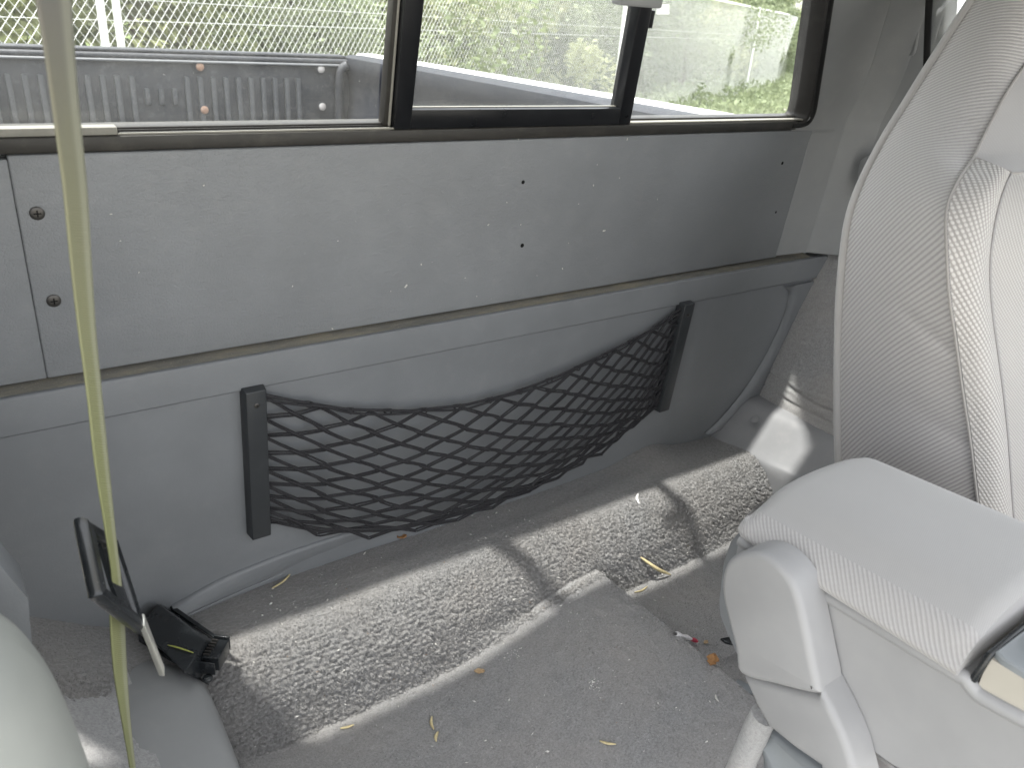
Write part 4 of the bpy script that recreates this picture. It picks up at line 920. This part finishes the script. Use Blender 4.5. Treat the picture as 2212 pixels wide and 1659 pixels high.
for px in (1333, 1620, 2020, -900): s = fence_at(px, 120); tube('post', [FP + FD * s + A(0, 0, -1.62) - FNn * .04, FP + FD * s + A(0, 0, ZF1 + .03) - FNn * .04], .032, M['galv'], fence, 12)
tube('top_rail', [FP + FD * s0 + A(0, 0, ZF1), FP + FD * s1 + A(0, 0, ZF1)], .022, M['galv'], fence, 10)
for z in (-.055, -.17): tube('tension_wire', [FP + FD * s0 + A(0, 0, z) - FNn * .006, FP + FD * s1 + A(0, 0, z - .0) - FNn * .006], .0016, M['galv'], fence, 5)

ga = [FP + FD * -14 - FNn * 1.2, FP + FD * 60 - FNn * 1.2, FP + FD * 60 + FNn * 40, FP + FD * -14 + FNn * 40]
tag(mesh('grass', [p + A(0, 0, -1.612) for p in ga], [(0, 1, 2, 3)], M['grass'], None, False), 'overgrown green verge beyond the chain link fence', kind='structure')
# ================================================================ TREES AND BUSHES
def leafcloud(n, rx, ry, rz, size, seed):
    r = np.random.default_rng(seed); nb = 16
    cen = r.normal(0, .42, (nb, 3)); cen[:, 2] = r.uniform(-.85, .85, nb); rad = r.uniform(.22, .5, nb)
    b = r.integers(0, nb, n); d = r.normal(0, 1, (n, 3)); d /= np.linalg.norm(d, axis=1)[:, None]
    p = (cen[b] + d * (rad[b] * r.uniform(.55, 1.05, n) )[:, None]) * A(rx, ry, rz)
    a = r.normal(0, 1, (n, 3)); a[:, 2] *= .6; a /= np.linalg.norm(a, axis=1)[:, None]; t = np.cross(a, r.normal(0, 1, (n, 3))); t /= np.linalg.norm(t, axis=1)[:, None]
    s = size * r.uniform(.6, 1.4, n)[:, None]
    V = np.stack([p + a * s, p + t * s * .45 + a * s * .1, p - a * s * .8, p - t * s * .45 + a * s * .1], 1).reshape(-1, 3)
    F = np.arange(4 * n).reshape(-1, 4); return V, F
def weeds():
    r = np.random.default_rng(11); n = 26000; s = s0 + (s1 + 8 - s0) * r.random(n); d = r.uniform(-1.6, 1.2, n); h = r.random(n) ** 1.5 * (.25 + .35 * vnoise(s * 1.3, d * 1.3, 1))
    p = FP + s[:, None] * FD + d[:, None] * FNn + np.stack([0 * h, 0 * h, h - 1.61], 1)
    a = r.normal(0, 1, (n, 3)); a[:, 2] = np.abs(a[:, 2]) * 1.3; a /= np.linalg.norm(a, axis=1)[:, None]; t = np.cross(a, r.normal(0, 1, (n, 3))); t /= np.linalg.norm(t, axis=1)[:, None]; z = .07 * r.uniform(.6, 1.5, n)[:, None]
    V = np.stack([p + a * z, p + t * z * .35, p - a * z * .8, p - t * z * .35], 1).reshape(-1, 3)
    tag(mesh('weeds', V, np.arange(4 * n).reshape(-1, 4), M['leafC'], None, False), 'leafy weeds growing along the foot of the fence', 'weeds', kind='stuff')
weeds()
kinds = []
for k, (mt, sd, sz, nl) in enumerate((('leafA', 1, .065, 6500), ('leafB', 2, .07, 6500), ('leafC', 3, .055, 7000), ('leafA', 4, .075, 5000))):
    V, F = leafcloud(nl, 1.5, 1.2, 1.55, sz, sd); me = bpy.data.meshes.new('crown'); me.from_pydata(V.tolist(), [], F.tolist()); me.materials.append(M[mt]); kinds.append(me)
tr, tf = tube_data([(0, 0, 0), (.05, .02, .8), (-.02, .05, 1.6), (.06, 0, 2.4)], [.08, .065, .05, .02], 8)
trunk_me = bpy.data.meshes.new('trunk'); trunk_me.from_pydata([tuple(p) for p in tr], [], tf); trunk_me.materials.append(M['bark'])
nm = ['yellow green', 'dark green', 'grey green', 'sparse light green']
ORD = 'first second third fourth fifth sixth seventh eighth ninth tenth eleventh twelfth thirteenth fourteenth fifteenth sixteenth seventeenth eighteenth nineteenth twentieth'.split()
def ordn(i): return ORD[i] if i < 20 else 'twenty ' + ORD[i - 20]
for row, (dist, zc, stepx, scl) in enumerate(((1.5, -.55, 1.45, .82), (3.4, .3, 2.1, 1.25), (7., 1.6, 3.6, 2.1))):
    s = s0 - 1; cnt = 0
    while s < 45:
        k = random.choice((0, 1, 2, 3)) if row < 2 else random.choice((1, 2))
        p = FP + FD * (s + random.uniform(-.3, .3)) + FNn * (dist + random.uniform(-.35, .6)); z = zc + random.uniform(-.15, .25)
        if s > 10: k = random.choice((2, 0, 1)); z += .25
        c_ = R_CW.T @ p; px = 1106 + 1742 * c_[0] / c_[2] if c_[2] > .5 else -9999; hw = 1742 * 1.5 * scl / max(c_[2], .5)
        if px + hw > -60 and px - hw < 2110:
            n1 = ('bush', 'shrub', 'tree')[row]
            T_ = thing(n1, f'{nm[k]} leafed {n1}, {ordn(cnt)} from the left in the {("front", "middle", "back")[row]} row behind the fence', n1, (p[0], p[1], -1.62), ('low bushes along the fence', 'tall shrubs behind the bushes', 'trees at the back')[row])
            c = bpy.data.objects.new('crown', kinds[k]); COL.objects.link(c); c.parent = T_; c.location = (0, 0, z + 1.62); c.scale = (scl, scl, scl * random.uniform(.85, 1.15)); c.rotation_euler = (0, 0, random.uniform(0, 6.28))
            t_ = bpy.data.objects.new('trunk', trunk_me); COL.objects.link(t_); t_.parent = T_; t_.scale = (scl, scl, (z + 1.62) / 2.0); cnt += 1
        s += stepx * random.uniform(.85, 1.15)
